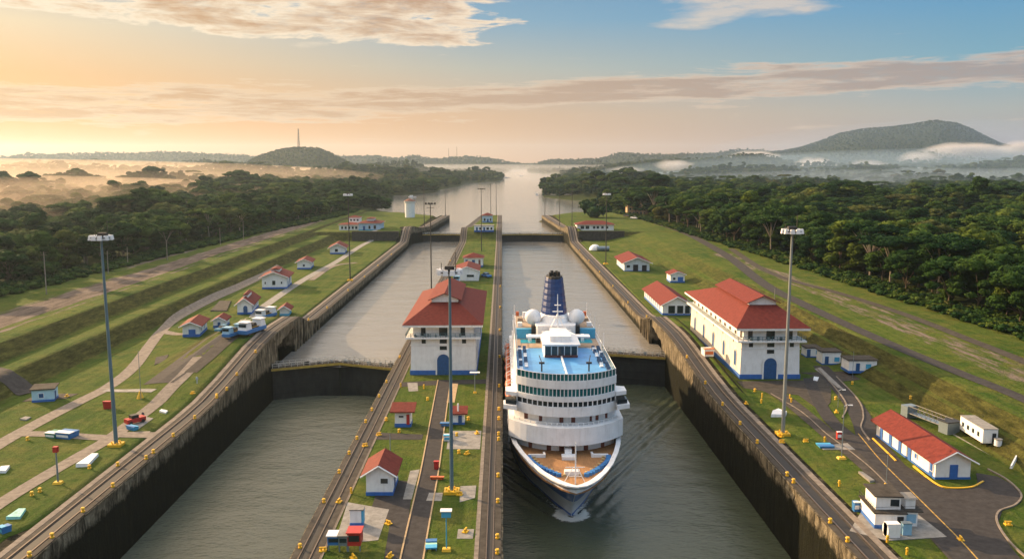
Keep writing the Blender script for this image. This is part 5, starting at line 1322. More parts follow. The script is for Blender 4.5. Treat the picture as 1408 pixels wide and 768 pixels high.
# --- left side houses
def lh(label, pxl, pxr, py, d_, h_, rise, roof='gable', **k):
    a = G(pxl, py); b2 = G(pxr, py); c_ = (a+b2)/2; w_ = (b2-a).length; return house(label, c_.x, c_.y, w_, d_, h_, rise, roof, **k)
lh('white house with red roof and blue front door where the left footpath forks', 252, 274, 463, 11, 3.3, 1.0, over=.9, ops=[(D_, 'front', .3, .2, 1.9, 2.0, blue), (W_, 'right', 2.5, 1.1, .9, 1.2), (W_, 'right', -1.5, 1.1, .9, 1.2)], rz=R(8), plinth=.8)
lh('tiny white shed with red roof and pale awning between the two near left houses', 296, 307, 450, 6.5, 2.3, .9, over=.6, ops=[(D_, 'front', 0, .1, .8, 1.6)], rz=R(6))
lh('white house with arched window, red roof and clerestory beside the locomotives', 327, 346, 432, 16, 3.6, 1.7, over=.9, clerestory=True, ops=[(D_, 'front', .3, .1, 1.3, 2.8, dblue, True)]+[(W_, 'right', -5+k*3.0, 1.2, 1.0, 1.2, dblue) for k in range(5)], rz=R(8))
lh('largest white house on the left lawn with curved red roof and raised clerestory', 361, 394, 397, 14, 4.8, 1.9, over=1.1, clerestory=True, ops=[(W_, 'front', -.2, 1.6, 1.2, 1.7), (W_, 'front', -3.5, 2, .5, .9), (W_, 'front', 2.8, 2, .5, .9), (D_, 'right', 3.5, .1, 1.2, 2.6), (D_, 'right', -1.5, .1, 1.3, 3.6), (W_, 'right', -4.5, 1.6, .8, 1.5)], rz=R(6))
lh('small white cottage with plain red roof, second along the left service road', 409, 427, 370, 13, 3.4, 1.3, over=.9, ops=[(W_, 'front', 0, 1.3, .9, 1.0), (W_, 'right', 2, 1.2, .8, 1), (W_, 'right', -2, 1.2, .8, 1)], rz=R(6))
lh('white cottage with broad red roof, farthest along the left service road', 454, 474, 349, 15, 3.6, 2.0, over=1.2, ops=[(W_, 'front', -.5, 1.2, 1.6, 1.6), (W_, 'right', 3, 1.2, .8, 1), (W_, 'right', -3, 1.2, .8, 1)], rz=R(6))
lh('tiny white hut with red roof standing alone right of the locomotives', 385, 397, 434, 6, 2.3, .9, over=.8, ops=[(D_, 'right', 0, .1, .8, 1.6, cyan)], rz=R(6), base=cyan, z=0.05 if False else None)
g = P(59.5, 552, 0)
house('small pale blue hut with thin dark roof on the lawn at the far left', g.x, g.y, 4.2, 3.4, 2.6, .25, 'shed', over=.35, roofm=dconc, wallm=mat('light_blue_wall', (.45, .66, .76), .7, .1, 1), ops=[(W_, 'front', -.3, .9, .9, .9, dblue), (D_, 'right', .6, .1, .8, 1.9, dblue)], rz=R(14), plinth=.45)
house('low white station with long red roof in the far left complex', -100.0, 560, 13, 12, 3.6, 1.4, 'hip', over=.9, z=5.5, base=None, ops=[(W_, 'front', -4.5+k*2.3, .8, 1.4, 1.6) for k in range(5)])
house('two storey white lookout house with red roof behind the far left station', -99.0, 575, 7.5, 7, 7.4, 1.2, 'hip', over=.6, z=5.5, base=None, ops=[(W_, 'front', -2.2+k*2.2, 5.0, 1.3, 1.2) for k in range(3)])
house('light blue fronted station with stacked red roofs right of the far left complex', -86.2, 557, 14, 18, 4.8, 2.0, 'hip', over=1.0, z=5.5, base=cyan, clerestory=True, wallm=MATS['pale_blue_wall'], ops=[(D_, 'front', -3.5, .1, 1.5, 2.8), (W_, 'front', 0, 1, 1.3, 2.2), (W_, 'front', 3.5, 1.0, 1.6, 2.4, blk)])
o = thing('water_tower', 'tall white water tower with brown conical cap on the far left shore', 'tower', (-74.0, 690, 5.5))
MB().cyl((0, 0, -1), 3.9, 12.8, 18, r2=4.0).build('shaft', white, o, smooth=False); MB().cyl((0, 0, 11.8), 4.5, 1.2, 18, r2=4.7).build('parapet', shipw, o); MB().cyl((0, 0, 13.0), 4.9, 2.0, 18, r2=1.2).build('cap', mat('brown_tiles', (.20, .10, .07), .8, .2, 1), o)
house('orange and white apartment block against the forest at the far right', 113.5, 715, 17, 10, 10.5, .3, 'flat', over=.5, z=5.2, base=None, wallm=mat('ochre_plaster', (.50, .33, .20), .8, .15, .6), roofm=dconc, ops=[(W_, 'front', -6+k*3, 1.5+j*3.2, 1.5, 1.5) for k in range(5) for j in range(3)], name='apartment_block', cat='building')
o = thing('storage_tank', 'white dome topped tank on the grass by the far right lock wall', 'tank', tuple(G(818, 344))); MB().ball((0, 0, 0), 3.4, 16, half=True).build('dome', shipw, o, smooth=True); MB().cyl((0, 0, -.3), 3.5, .6, 16).build('ring_base', gconc, o)
g = G(829, 345); o = thing('storage_tank', 'grey green tank lying right of the white dome topped tank', 'tank', tuple(g)); MB().cyl((-3.5, 0, 1.4), 1.4, 7, 14, axis='x').build('tank_body', steel, o); mb = MB(); mb.box(-2.6, -2, -1, 1, 0, .9); mb.box(2, 2.6, -1, 1, 0, .9); mb.build('saddle', dconc, o)
# ============================================================ MASTS, LAMPS, SMALL THINGS
def mast(label, x, y, top, z=None, head='ring', m=steel, r0=.27, r1=.15, lean=(0, 0), yb=True):
    z = gz(x, y) if z is None else z; h = top-z
    o = thing('high_mast_light', label, 'light mast', (x, y, z), 0, 'tall light masts along the locks')
    mb = MB(); mb.tube([(0, 0, 0), (lean[0], lean[1], h)], r0, 10, 0, r1); mb.build('pole', m, o)
    if yb:
        b_ = MB(); b_.box(-1.15, 1.15, -1.0, 1.0, -.05, .45)
        for k in range(6): a = k*math.pi/3; b_.cyl((.8*math.cos(a), .75*math.sin(a), .45), .13, .3, 6)
        b_.build('base_block', yellow, o)
    hd = MB()
    if head == 'ring':
        hd.cyl((lean[0], lean[1], h), 1.75, .14, 14); hr = hd.build('lamp_platform', dsteel, o)
        for k in range(10):
            a = 2*math.pi*k/10; cx, cy_ = lean[0]+1.6*math.cos(a), lean[1]+1.6*math.sin(a)
            MB().box(cx-.42, cx+.42, cy_-.3, cy_+.3, h-.35, h+.45, top=(cx-.3, cx+.3, cy_-.2, cy_+.2)).build('floodlight', shipw, hr)
        t_ = MB(); t_.box(-.7, .7, -.5, .5, h+.14, h+.9); t_.tube([(.9, 0, h+.1), (.9, 0, h+2.9)], .06, 5); t_.tube([(-1.2, 0, h+.1), (-1.2, 0, h+1.4)], .05, 5); t_.build('head_gear', dsteel, hr)
    elif head == 'bar':
        hd.box(-2.0, 2.0, -.2, .2, h-.5, h-.3); hd.box(-1.4, 1.4, -.2, .2, h-1.7, h-1.55); hr = hd.build('cross_arm', dsteel, o)
        for k in range(4): MB().box(-1.9+k*1.1, -1.3+k*1.1, -.35, .2, h-.32, h+.25).build('floodlight', dsteel, hr)
    return o
mast('huge grey floodlight mast rising over the near left lawn', -68.65, 147.4, 37, z=0, lean=(-.3, 0), m=mat('mast_blue_grey', (.11, .19, .24), .45, .1, .5, metal=.3), r0=.36, r1=.20)
mast('huge grey floodlight mast on the right wall lawn in front of the cream control building', 51.9, 152.1, 37.6, lean=(.1, 0), m=mat('mast_grey', (.26, .29, .29), .45, .1, .5, metal=.3), r0=.36, r1=.20)
mast('huge blue grey floodlight mast on the island in front of the white control building', -7.7, 124.8, 33.9, z=.05, m=MATS['mast_blue_grey'], r0=.31, r1=.19)
mast('slim dark floodlight mast on the left lawn beside the farthest cottages', -64.2, 359, 36.2, m=dsteel)
mast('thin dark mast on the left edge of the island just behind the white control building', -26.0, 312, 35, z=.1, head='bar', m=dsteel, yb=False)
mast('thin dark mast in the middle of the island behind the square hip roofed house', -11.5, 480, 35, z=.05, head='bar', m=dsteel, yb=False)
mast('thin dark mast at the island tip, left of the pair', -9.0, 700, 32.5, z=5.5, head='none', m=dsteel, yb=False)
mast('thin dark mast at the island tip, right of the pair', -4.6, 706, 32.5, z=5.5, head='none', m=dsteel, yb=False)
mast('thin dark mast beside the far left gate hump', -53.5, 590, 36.4, z=5.5, head='none', m=dsteel, yb=False)
mast('thin dark mast at the tip of the far left approach wall', -46.5, 706, 26, z=5.5, head='none', m=dsteel, yb=False)
mast('thin dark mast at the tip of the far right approach wall', 35.6, 706, 31.3, z=5.5, head='none', m=dsteel, yb=False)
mast('thin dark mast left of the far right terrace office', 40.6, 600, 30, z=5.5, head='none', m=dsteel, yb=False)
mast('thin mast with small white lamp head beside the far right terrace office', 46.5, 566, 34.8, z=5.5, head='bar', m=dsteel, yb=False)
mast('dark floodlight mast between the far right lock wall and the streaked roof shed', 51.1, 417, 34.2, m=dsteel)
def post(label, px, py, h, bm=yellow, topm=None, m=steel, r=.09, top=None, z=None, base=.7):
    g = G(px, py) if z is None else P(px, py, z); o = thing('lamp_post', label, 'lamp post', tuple(g))
    MB().tube([(0, 0, 0), (0, 0, h)], r, 7, 0, r*.7).build('pole', m, o)
    if bm: MB().box(-base, base, -base*.8, base*.8, -.02, .32, top=(-base*.8, base*.8, -base*.6, base*.6)).build('base_block', bm, o)
    if top == 'box': MB().box(-.35, .35, -.3, .3, h-.2, h+.7).build('signal_box', topm, o)
    elif top == 'panel': MB().box(-.75, .75, -.5, .5, h, h+.12).build('panel', shipw, o); MB().box(-.6, .6, -.35, .35, h-.8, h-.02).build('signal_box', topm, o)
    elif top == 'lamp': mb = MB(); mb.tube([(0, 0, h), (.5, 0, h+.25), (1.0, 0, h+.2)], .05, 5); mb.box(.75, 1.4, -.15, .15, h+.1, h+.22); mb.build('lamp_head', shipw, o)
    elif top == 'plate': MB().box(-1.1, 1.1, -.5, .5, h-.1, h+.08).build('lamp_head', shipw, o)
    return o
post('blue grey signal post with red box on the near left lawn', 80, 664, 5.3, topm=red, top='box', r=.16)
post('thin rusty pole with yellow cone base on the left lawn', 194, 549, 10.5, bm=None, r=.07)
g = P(194, 549, 0); o = thing('marker_cone', 'bright yellow cone shaped cover at the foot of the thin rusty pole', 'marker', (g.x, g.y-.3, 0)); MB().cyl((0, 0, 0), .95, 1.9, 10, r2=.2).build('cone_body', yellow, o); MB().cyl((0, 0, -.02), 1.05, .12, 10).build('cone_foot', tan, o)
post('slim post with turquoise box and white panel on the near island lawn', 614, 756, 5.4, topm=cyan, top='panel', m=cyan, z=.05, base=.6)
post('slim grey post with white plate beside the island control building', 653, 540, 4.6, top='plate', z=.05, base=.4)
post('slim blue post on the lawn between the two left island houses', 537, 640, 5.5, bm=None, z=.05)
post('white lamp post with yellow base on the right wall lawn', 1157, 630, 9.2, top='lamp')
post('thin grey pole beside the pipe at the bottom right lawn', 1218, 672, 5.5, bm=None, r=.06)
post('thin pole on the grass strip near the utility yard', 1172, 520, 6.5, bm=None, r=.05)
post('short white lamp post between the right road and the grass island', 1152, 560, 3.6, bm=None, top='lamp', r=.06)
# utility poles
for k, (px, py, h) in enumerate([(64, 405, 14), (149, 377, 9), (176, 366, 8), (230, 358, 9), (303, 337, 9), (249, 336, 7), (335, 330, 11)]):
    p_ = P(px, py, 6.5); o = thing('utility_pole', f'{["tall leaning","short plain","thin pale","weathered","slim grey","stubby","dark upright"][k]} wooden pole beside the dirt track along the left forest', 'utility pole', (p_.x, p_.y, gz(p_.x, p_.y)), 0, 'poles along the left dirt track')
    MB().tube([(0, 0, -.3), (.1, 0, h)], .2, 6, 0, .12).build('pole', bark, o); MB().box(-1.0, 1.0, -.07, .07, h-1.1, h-.95).build('cross_arm', dbark, o)
for k, (px, py, h) in enumerate([(922, 362+30, 6), (1065, 412, 6), (1387, 362, 8)]):
    p_ = P(px, py, 5.2)
    if k == 0: continue
    o = thing('utility_pole', ['', 'short grey pole beside the plateau road behind the cream control building', 'slim pale pole at the edge of the right forest'][k], 'utility pole', (p_.x, p_.y, gz(p_.x, p_.y))); MB().tube([(0, 0, -.3), (0, 0, h)], .12, 6, 0, .08).build('pole', gconc, o); MB().box(-.5, .5, -.05, .05, h-.5, h-.4).build('cross_arm', dbark, o)
# radio masts
def lattice(label, px, pbase, ptop, D, wd):
    x = (px-690)/F*D; zb = gz(x, D); zt = 50+(222-ptop)/F*D; h = zt-zb; o = thing('radio_tower', label, 'radio tower', (x, D, zb)); mb = MB()
    for a, b_ in ((-1, -1), (1, -1), (1, 1), (-1, 1)): mb.tube([(a*wd, b_*wd, -2), (a*wd*.2, b_*wd*.2, h)], wd*.16, 4)
    n = 12
    for k in range(n):
        z0, z1 = h*k/n, h*(k+1)/n; w0, w1 = wd*(1-.8*k/n), wd*(1-.8*(k+1)/n)
        mb.tube([(-w0, -w0, z0), (w1, -w1, z1)], wd*.1, 4); mb.tube([(w0, -w0, z0), (-w1, -w1, z1)], wd*.1, 4); mb.box(-w0, w0, -w0-.1, -w0+.3, z0, z0+wd*.2)
    mb.build('lattice', dsteel, o); mb = MB()
    for k in (5, 8, 10): mb.cyl((wd*.5, -wd*.6, h*k/n), wd*.45, wd*.3, 8, axis='y')
    mb.build('dish', gconc, o)
lattice('tall lattice radio tower on top of the round left hill', 415, 200, 178, 3300, 3.6)
lattice('distant thin radio tower, left one of the pair beyond the lake', 618, 218, 204, 4600, 2.0)
lattice('distant thin radio tower, right one of the pair beyond the lake', 629, 218, 202, 4600, 2.0)
# lake boats
def boat(label, px, py, ln):
    p_ = P(px, py, 0); o = thing('boat', label, 'boat', tuple(p_), R(80)); b_ = ln*.16
    pts = [(0, -ln/2), (b_, -ln*.2), (b_, ln*.45), (-b_, ln*.45), (-b_, -ln*.2)]; v = [(x, y, .9) for x, y in pts]+[(x*.7, y*.9, -.3) for x, y in pts]
    MB().add(v, [(0,1,2,3,4), (9,8,7,6,5)]+[(i, 5+i, 5+(i+1) % 5, (i+1) % 5) for i in range(5)]).build('hull', shipw, o); MB().box(-b_*.7, b_*.7, -ln*.05, ln*.3, .9, 2.6).build('cabin', white, o)
boat('small pale boat anchored off the left lake shore', 567, 271, 12); boat('tiny dark boat in the middle of the lake', 717, 242, 22); boat('small boat near the right headland', 738.5, 267.5, 6); boat('work boat moored at the end of the far left headland', 697, 244.5, 22)
# ---- lock locomotives
def mule(label, px, py, rz, bodym, z=None, s=1.0, w2=MATS['faded_blue']):
    p_ = G(px, py) if z is None else P(px, py, z); o = thing('lock_locomotive', label, 'locomotive', tuple(p_), rz, 'towing locomotives'); o.scale = (s, s, s)
    bevel(MB().box(-1.3, 1.3, -4.4, 4.4, .5, 1.5).build('chassis', bodym, o), .08)
    for q in (-1, 1):
        c_ = MB(); c_.box(-1.25, 1.25, min(q*1.9, q*4.2), max(q*1.9, q*4.2), 1.5, 3.3, top=(-1.15, 1.15, min(q*2.0, q*3.7), max(q*2.0, q*3.7))); cb = c_.build('cab', w2, o)
        MB().box(-1.0, 1.0, min(q*4.0, q*4.16), max(q*4.0, q*4.16), 2.3, 3.0).build('windscreen', glass, cb); MB().box(-1.4, 1.4, min(q*1.7, q*4.1), max(q*1.7, q*4.1), 3.3, 3.45).build('cab_roof', w2, cb)
        for y in (-2.9, 2.9):
            mb = MB(); mb.cyl((q*1.15-.12, y, .5), .5, .25, 12, axis='x'); mb.build('wheel', dsteel, o)
    mb = MB(); mb.cyl((-.9, 0, 2.1), .75, 1.8, 12, axis='x'); mb.box(-1.0, 1.0, -1.5, 1.5, 1.5, 1.75); mb.build('cable_winch', dsteel, o)
    mb = MB(); mb.tube([(-1.2, -1.7, 1.9), (-1.2, 1.7, 1.9)], .05, 4); mb.tube([(1.2, -1.7, 1.9), (1.2, 1.7, 1.9)], .05, 4); mb.build('hand_rail', yellow, o); return o
lb = mat('loco_blue', (.03, .16, .40), .5, .15, 2)
mule('pale blue towing locomotive parked behind the left gate hump, left one', 322, 462, R(-18), lb, s=.85)
mule('pale blue towing locomotive parked behind the left gate hump, right one', 347, 458, R(-18), lb, s=1.05, w2=shipw)
mule('pale blue towing locomotive parked farther back behind the left gate hump', 366, 438, R(-18), lb, s=1.0, w2=shipw)
mule('white and blue locomotive behind the island control building', 628, 389, 0, white, z=.05)
# machinery on the island bottom left
o = thing('machine_kiosk', 'white and blue upright machine kiosk at the bottom of the island', 'kiosk', tuple(P(490, 724, .1))); MB().box(-.85, .7, 0, 1.2, .5, 2.4).build('kiosk_body', white, o); MB().box(-.9, .9, -.05, 1.3, 0, .6).build('kiosk_base', blue, o); MB().box(.7, 1.0, .1, 1.2, .5, 2.5).build('side_panel', cyan, o); MB().box(-.95, 1.05, -.1, 1.35, 2.4, 2.55).build('kiosk_roof', gconc, o)
def cabin(label, px, py, w_, d_, h_, bm, topm, nm='equipment_cabin', cat='cabin', legs=True, z=.1):
    o = thing(nm, label, cat, tuple(P(px, py, z))); zb = .8 if legs else 0
    MB().box(-w_/2, w_/2, 0, d_, zb, h_).build('cabin_body', bm, o); MB().box(-w_/2-.15, w_/2+.15, -.2, d_+.1, h_, h_+.14).build('cabin_roof', topm, o); MB().box(-w_/2+.15, w_/2-.15, -.05, -.005, zb+(h_-zb)*.35, h_-.3).build('window', glass, o)
    if legs:
        for a in (-w_/2+.1, w_/2-.1): MB().box(a-.08, a+.08, .05, .2, 0, .8).build('leg', steel, o)
    return o
cabin('small blue cabin with white roof, left of the row at the island bottom', 459, 757, 1.6, 1.6, 2.0, lb, shipw); cabin('grey equipment cabin between the white roofed one and the red machine', 472, 758, 1.2, 1.6, 2.1, steel, gconc); cabin('dark red machine with blue side at the island bottom', 487, 758, 1.7, 2.0, 2.5, red, red)
# blue bench on island
o = thing('bench', 'light blue slatted bench on the near island lawn', 'bench', tuple(P(593, 752, .05)), R(4)); MB().box(-.75, .75, -1.1, -.1, .3, .5).build('seat', cyan, o); MB().box(-.75, .75, -.05, .6, .3, .42).build('middle_seat', mat('pale_green', (.35, .62, .45), .6, .1), o); MB().box(-.75, .75, .7, 1.5, .3, .55).build('backrest', lb, o)
mb = MB(); 
for a in (-.65, .65):
    for b_ in (-1.0, 1.4): MB().box(a-.06, a+.06, b_-.06, b_+.06, 0, .3).build('leg', steel, o)
# cars
def car(label, px, py, rz, cm, z=None, s=1.0, truck=False):
    p_ = G(px, py) if z is None else P(px, py, z); o = thing('parked_car' if not truck else 'pickup_truck', label, 'car' if not truck else 'pickup', tuple(p_), rz); o.scale = (s, s, s)
    b_ = MB(); b_.box(-.9, .9, -2.2, 2.2, .35, .95, top=(-.86, .86, -2.1, 2.15)); bevel(b_.build('body', cm, o), .1, 2)
    c_ = MB(); c_.box(-.82, .82, -1.0 if not truck else -.9, 1.5 if not truck else .5, .95, 1.5, top=(-.65, .65, -.5, 1.1 if not truck else .2)); bevel(c_.build('cabin', glass, o), .05); MB().box(-.66, .66, -.5, 1.1 if not truck else .2, 1.5, 1.54).build('roof', cm, o)
    for a in (-1, 1):
        for b2 in (-1.4, 1.4): w_ = MB().cyl((a*.85-.11, b2, .34), .34, .22, 12, axis='x').build('wheel', blk, o)
    return o
car('small blue car parked near the island edge behind the control building', 669, 381, R(30), lb, z=.05, s=1.3)
car('dark blue car parked beside the left gate hump', 307, 455, R(-25), mat('car_teal', (.05, .2, .3), .3, .1), s=1.1)
car('white pickup on the far right plateau road', 872, 301, R(40), shipw, s=1.5, truck=True); car('dark car behind the white pickup on the far right plateau', 862, 298, R(40), dsteel, s=1.4)
car('blue car near the shrub on the far right shore', 822, 295, R(0), lb, s=1.6)
o = thing('utility_cart', 'low red machine beside its white pad on the left lawn', 'machine', tuple(P(186, 581, .1)), R(-40)); MB().box(-.8, .8, -1.8, 1.8, .3, 1.1).build('body', red, o); MB().box(-.6, .6, -.9, .5, 1.1, 1.7).build('cowl', dsteel, o)
for a in (-.75, .75):
    for b_ in (-1.2, 1.2): MB().cyl((a-.1, b_, .35), .35, .2, 10, axis='x').build('wheel', blk, o)
# containers and skips
def skip(label, px, py, w_, d_, h_, bm, lidm, rz=0, nm='skip', cat='skip', z=None):
    p_ = G(px, py) if z is None else P(px, py, z); o = thing(nm, label, cat, tuple(p_), rz); MB().box(-w_/2*.9, w_/2*.9, 0, d_, 0, h_, top=(-w_/2, w_/2, -.1, d_+.1)).build('bin_body', bm, o); MB().box(-w_/2-.06, w_/2+.06, -.15, d_*.5, h_, h_+.1).build('lid', lidm, o); MB().box(-w_/2*.8, w_/2*.8, -.1, -.04, h_*.3, h_*.7).build('front_plate', lidm, o)
skip('bright blue container with white lid at the far left path junction', 86, 603, 3.2, 2.4, 1.1, lb, shipw, R(-15)); skip('green container with white lid left of the bright blue one', 69, 602, 2.2, 2.2, .9, mat('dull_green', (.04, .22, .14), .6, .2), shipw, R(-15))
skip('red crate on the left lawn beside the huge mast', 147, 562, 1.5, 1.0, 1.5, red, red, 0, 'crate', 'crate'); skip('turquoise crate at the bottom left corner', 1, 733, 1.0, 1.2, .9, lb, cyan, R(-30), 'crate', 'crate')
skip('low blue locker beside the red machine on the left lawn', 179, 591, 2.2, 1.0, .7, cyan, lb, R(-30), 'locker', 'locker'); skip('light blue skip on its pad on the right lawn', 1137, 616, 2.6, 2.0, .35, cyan, lb, 0)
skip('red signal box by the road on the right lawn', 1154, 604, .8, .6, 1.4, red, shipw, 0, 'signal_box', 'signal box')
skip('small blue locker at the left of the two level lock office', 1178, 703, .8, .8, 1.4, lb, shipw, 0, 'locker', 'locker')
skip('white crate with blue lid below the tiny island hut', 616, 606, 1.6, 1.2, 1.0, white, cyan, 0, 'crate', 'crate', .1); skip('grey blue cart left of the tiny island hut', 614, 586, 2.4, 1.2, .6, steel, lb, 0, 'cart', 'cart', .1)
skip('dark red trough on the island lawn', 601, 659, 2.1, .6, .4, red, orange, R(-3), 'trough', 'trough', .05); skip('red drum on the island lawn by the road', 600, 645, .8, .7, 1.3, red, red, 0, 'drum', 'drum', .05)
skip('kiosk sized orange roofed stand in front of the cream control building', 975, 490, 2.6, 2.2, 1.9, white, orange, R(8), 'market_stand', 'stand')
# yellow bollards, capstans, hydrants
def bollard_mesh(kind):
    mb = MB()
    if kind == 0: mb.cyl((0, 0, 0), .38, .25, 10); mb.cyl((0, 0, .25), .24, .45, 10); mb.cyl((0, 0, .7), .42, .22, 10, r2=.3)
    elif kind == 1: mb.box(-.6, .6, -.5, .5, 0, .22); mb.cyl((-.3, 0, .22), .2, .5, 8); mb.cyl((.3, 0, .22), .2, .5, 8); mb.box(-.6, .6, -.12, .12, .6, .75)
    else: mb.cyl((0, 0, 0), .22, 1.1, 8); mb.ball((0, 0, 1.1), .28, 8); mb.cyl((-.35, 0, .75), .12, .7, 6, axis='x')
    me = bpy.data.meshes.new('bollard'); me.from_pydata(mb.v, [], mb.f); me.materials.append(yellow); me.update(); return me
BM = [bollard_mesh(k) for k in range(3)]
KN = ['round yellow mooring bollard', 'double yellow mooring bitt', 'small yellow hydrant']
def bollard(x, y, z, kind, label, group, s=1.0):
    o = bpy.data.objects.new(['mooring_bollard', 'mooring_bitt', 'hydrant'][kind], BM[kind]); link(o); o.location = (x, y, z); o.rotation_euler = (0, 0, random.random()*6.28); o.scale = (s*.8, s*.8, s*.8); tag(o, label, ['bollard', 'bollard', 'hydrant'][kind], group)
for y in [104, 109.5, 118, 127.5, 140, 143, 152, 163, 176, 190, 205, 262, 290, 330, 370, 410, 460]:
    bollard(float(wall_left(y))-.55, y, float(crest('L', y))+.1, 0, 'yellow mooring bollard on the brink of the left lock wall', 'bollards on the left wall', .95)
for y in [107, 113, 128, 131, 147, 158, 171, 186, 205, 262, 300, 340, 385, 430, 480]:
    bollard(float(wall_right(y))+.5, y, float(crest('R', y))+.1, 0, 'yellow mooring bollard on the brink of the right lock wall', 'bollards on the right wall', .95)
for y in [106, 121, 133, 142, 150, 160, 168, 178, 190, 215, 240, 270, 300, 340, 380, 430]:
    bollard(float(IL(y))+.5, y, .12, 0, 'yellow mooring bollard along the left brink of the island', 'bollards on the left island brink', .85)
for y in [104, 108.5, 120.6, 131, 149, 152, 161.5, 168, 186, 215, 250, 290, 340]:
    bollard(-.65, y, .14, 0, 'yellow mooring bollard along the right brink of the island beside the ship', 'bollards on the right island brink', .9)
YL = [(466,690,1),(534,720,1),(536,765,1),(444,757,1),(486,767,1),(483,678,2),(640,731,1),(632,680,1),(521,598,1),(502,613,1),(531,578,0),(549,594,0),(551,532,2),(583,534,2),(628,599,0),(656,596,1),(642,624,1),(631,623,0),(644,577,0),(588,550,0),
      (1074,600,1),(1075,608,1),(1108,607,1),(1134,607,2),(1086,548,2),(1088,553,2),(1149,549,0),(1150,567,1),(1172,528,0),(1154,668,2),(1217,672,2),(1321,742,1),(1220,745,2),(1247,762,2),(1386,721,1),(1048,546,2),(1047,554,2),(1026,555,1),(1038,538,0),(1252,548,0),
      (92,545,1),(160,607,1),(162,640,0),(123,644,0),(55,676,0),(38,605,0),(265,541,1),(312,536,0),(44,681,0),(298,545,0)]
for k, (px, py, kind) in enumerate(YL):
    zz = .06 if 440 < px < 660 else None; g = P(px, py, .06) if zz else G(px, py)
    side_ = 'island lawn' if zz else ('right bank lawn' if px > 700 else 'left lawn')
    bollard(g.x, g.y, g.z, kind, f'{KN[kind]} standing on the {side_}', f'{["bollards","bitts","hydrants"][kind]} on the {side_}', .95)
# yellow pipe by the lock office
o = thing('pipe_run', 'yellow pipe bending down the path beside the two level lock office', 'pipe'); pts = [P(x, y, .35) for x, y in [(1232,675),(1213,675),(1211,681),(1219,686),(1228,694),(1240,704)]]; MB().tube([tuple(p) for p in pts], .17, 7).build('pipe', yellow, o); mb = MB()
for p in pts: mb.box(p.x-.2, p.x+.2, p.y-.15, p.y+.15, 0, .25)
mb.build('pipe_support', dconc, o)
# bright slabs and boats left on the lawns
def slab(label, pts, m_, nm='concrete_slab', h=.25, cat='slab'):
    q = [P(x, y, 0) for x, y in pts]; c_ = sum(q, Vector())/len(q); o = thing(nm, label, cat, (c_.x, c_.y, 0)); mb = MB(); n = len(q); vv = [(p.x-c_.x, p.y-c_.y, 0) for p in q]+[((p.x-c_.x)*.96, (p.y-c_.y)*.96, h+.1*(j == 0)) for j, p in enumerate(q)]
    mb.add(vv, [tuple(range(n, 2*n))]+[(i, (i+1) % n, n+(i+1) % n, n+i) for i in range(n)]); ob = mb.build('slab_body', m_, o)
    bm = bmesh.new(); bm.from_mesh(ob.data); bmesh.ops.recalc_face_normals(bm, faces=bm.faces); bm.to_mesh(ob.data); bm.free()
slab('white sloping slab on the near left lawn', [(104,642),(122,641),(136,626),(127,626)], shipw, h=.5); slab('white folded sheet at the left edge of the lawn', [(-6,650),(8,650),(14,642),(2,643)], shipw, h=.4); slab('pale round slab on the lawn inside the left path fork', [(197,523),(210,524),(224,520),(216,517),(202,517)], shipw, h=.2)
slab('turquoise and white tarpaulin near the bottom left', [(8,714),(28,713),(36,701),(26,701),(16,708)], mat('tarp_teal', (.25, .55, .5), .6, .4, 1), h=.35); slab('small grey slab left of the far left hut', [(27,577),(36,578),(43,574),(35,573)], gconc, h=.2); slab('white slab like an upturned boat on the left lawn', [(219,567),(228,569),(231,566),(222,564)], shipw, h=.35)
slab('white upturned dinghy on the right wall lawn', [(1060,573),(1080,573),(1082,568),(1070,564),(1062,567)], shipw, h=.5); slab('thin white plank on the lawn beside the left chamber', [(253,537),(258,538),(272,531),(268,530)], shipw, h=.3); slab('long pale trough cover on the lower right lawn', [(1180,650),(1186,650),(1203,662),(1196,663)], gconc, h=.3); slab('white dish by the right path', [(1118,523),(1124,524),(1126,519),(1119,518)], shipw, h=.2)
slab('brown rubble strip on the lawn inside the left path', [(212,503),(228,498),(232,488),(214,492)], dconc, h=.25); slab('brown rubble heap on the terrace of the wall behind the first left house', [(289,428),(312,428),(318,414),(302,414)], dconc, h=.3)
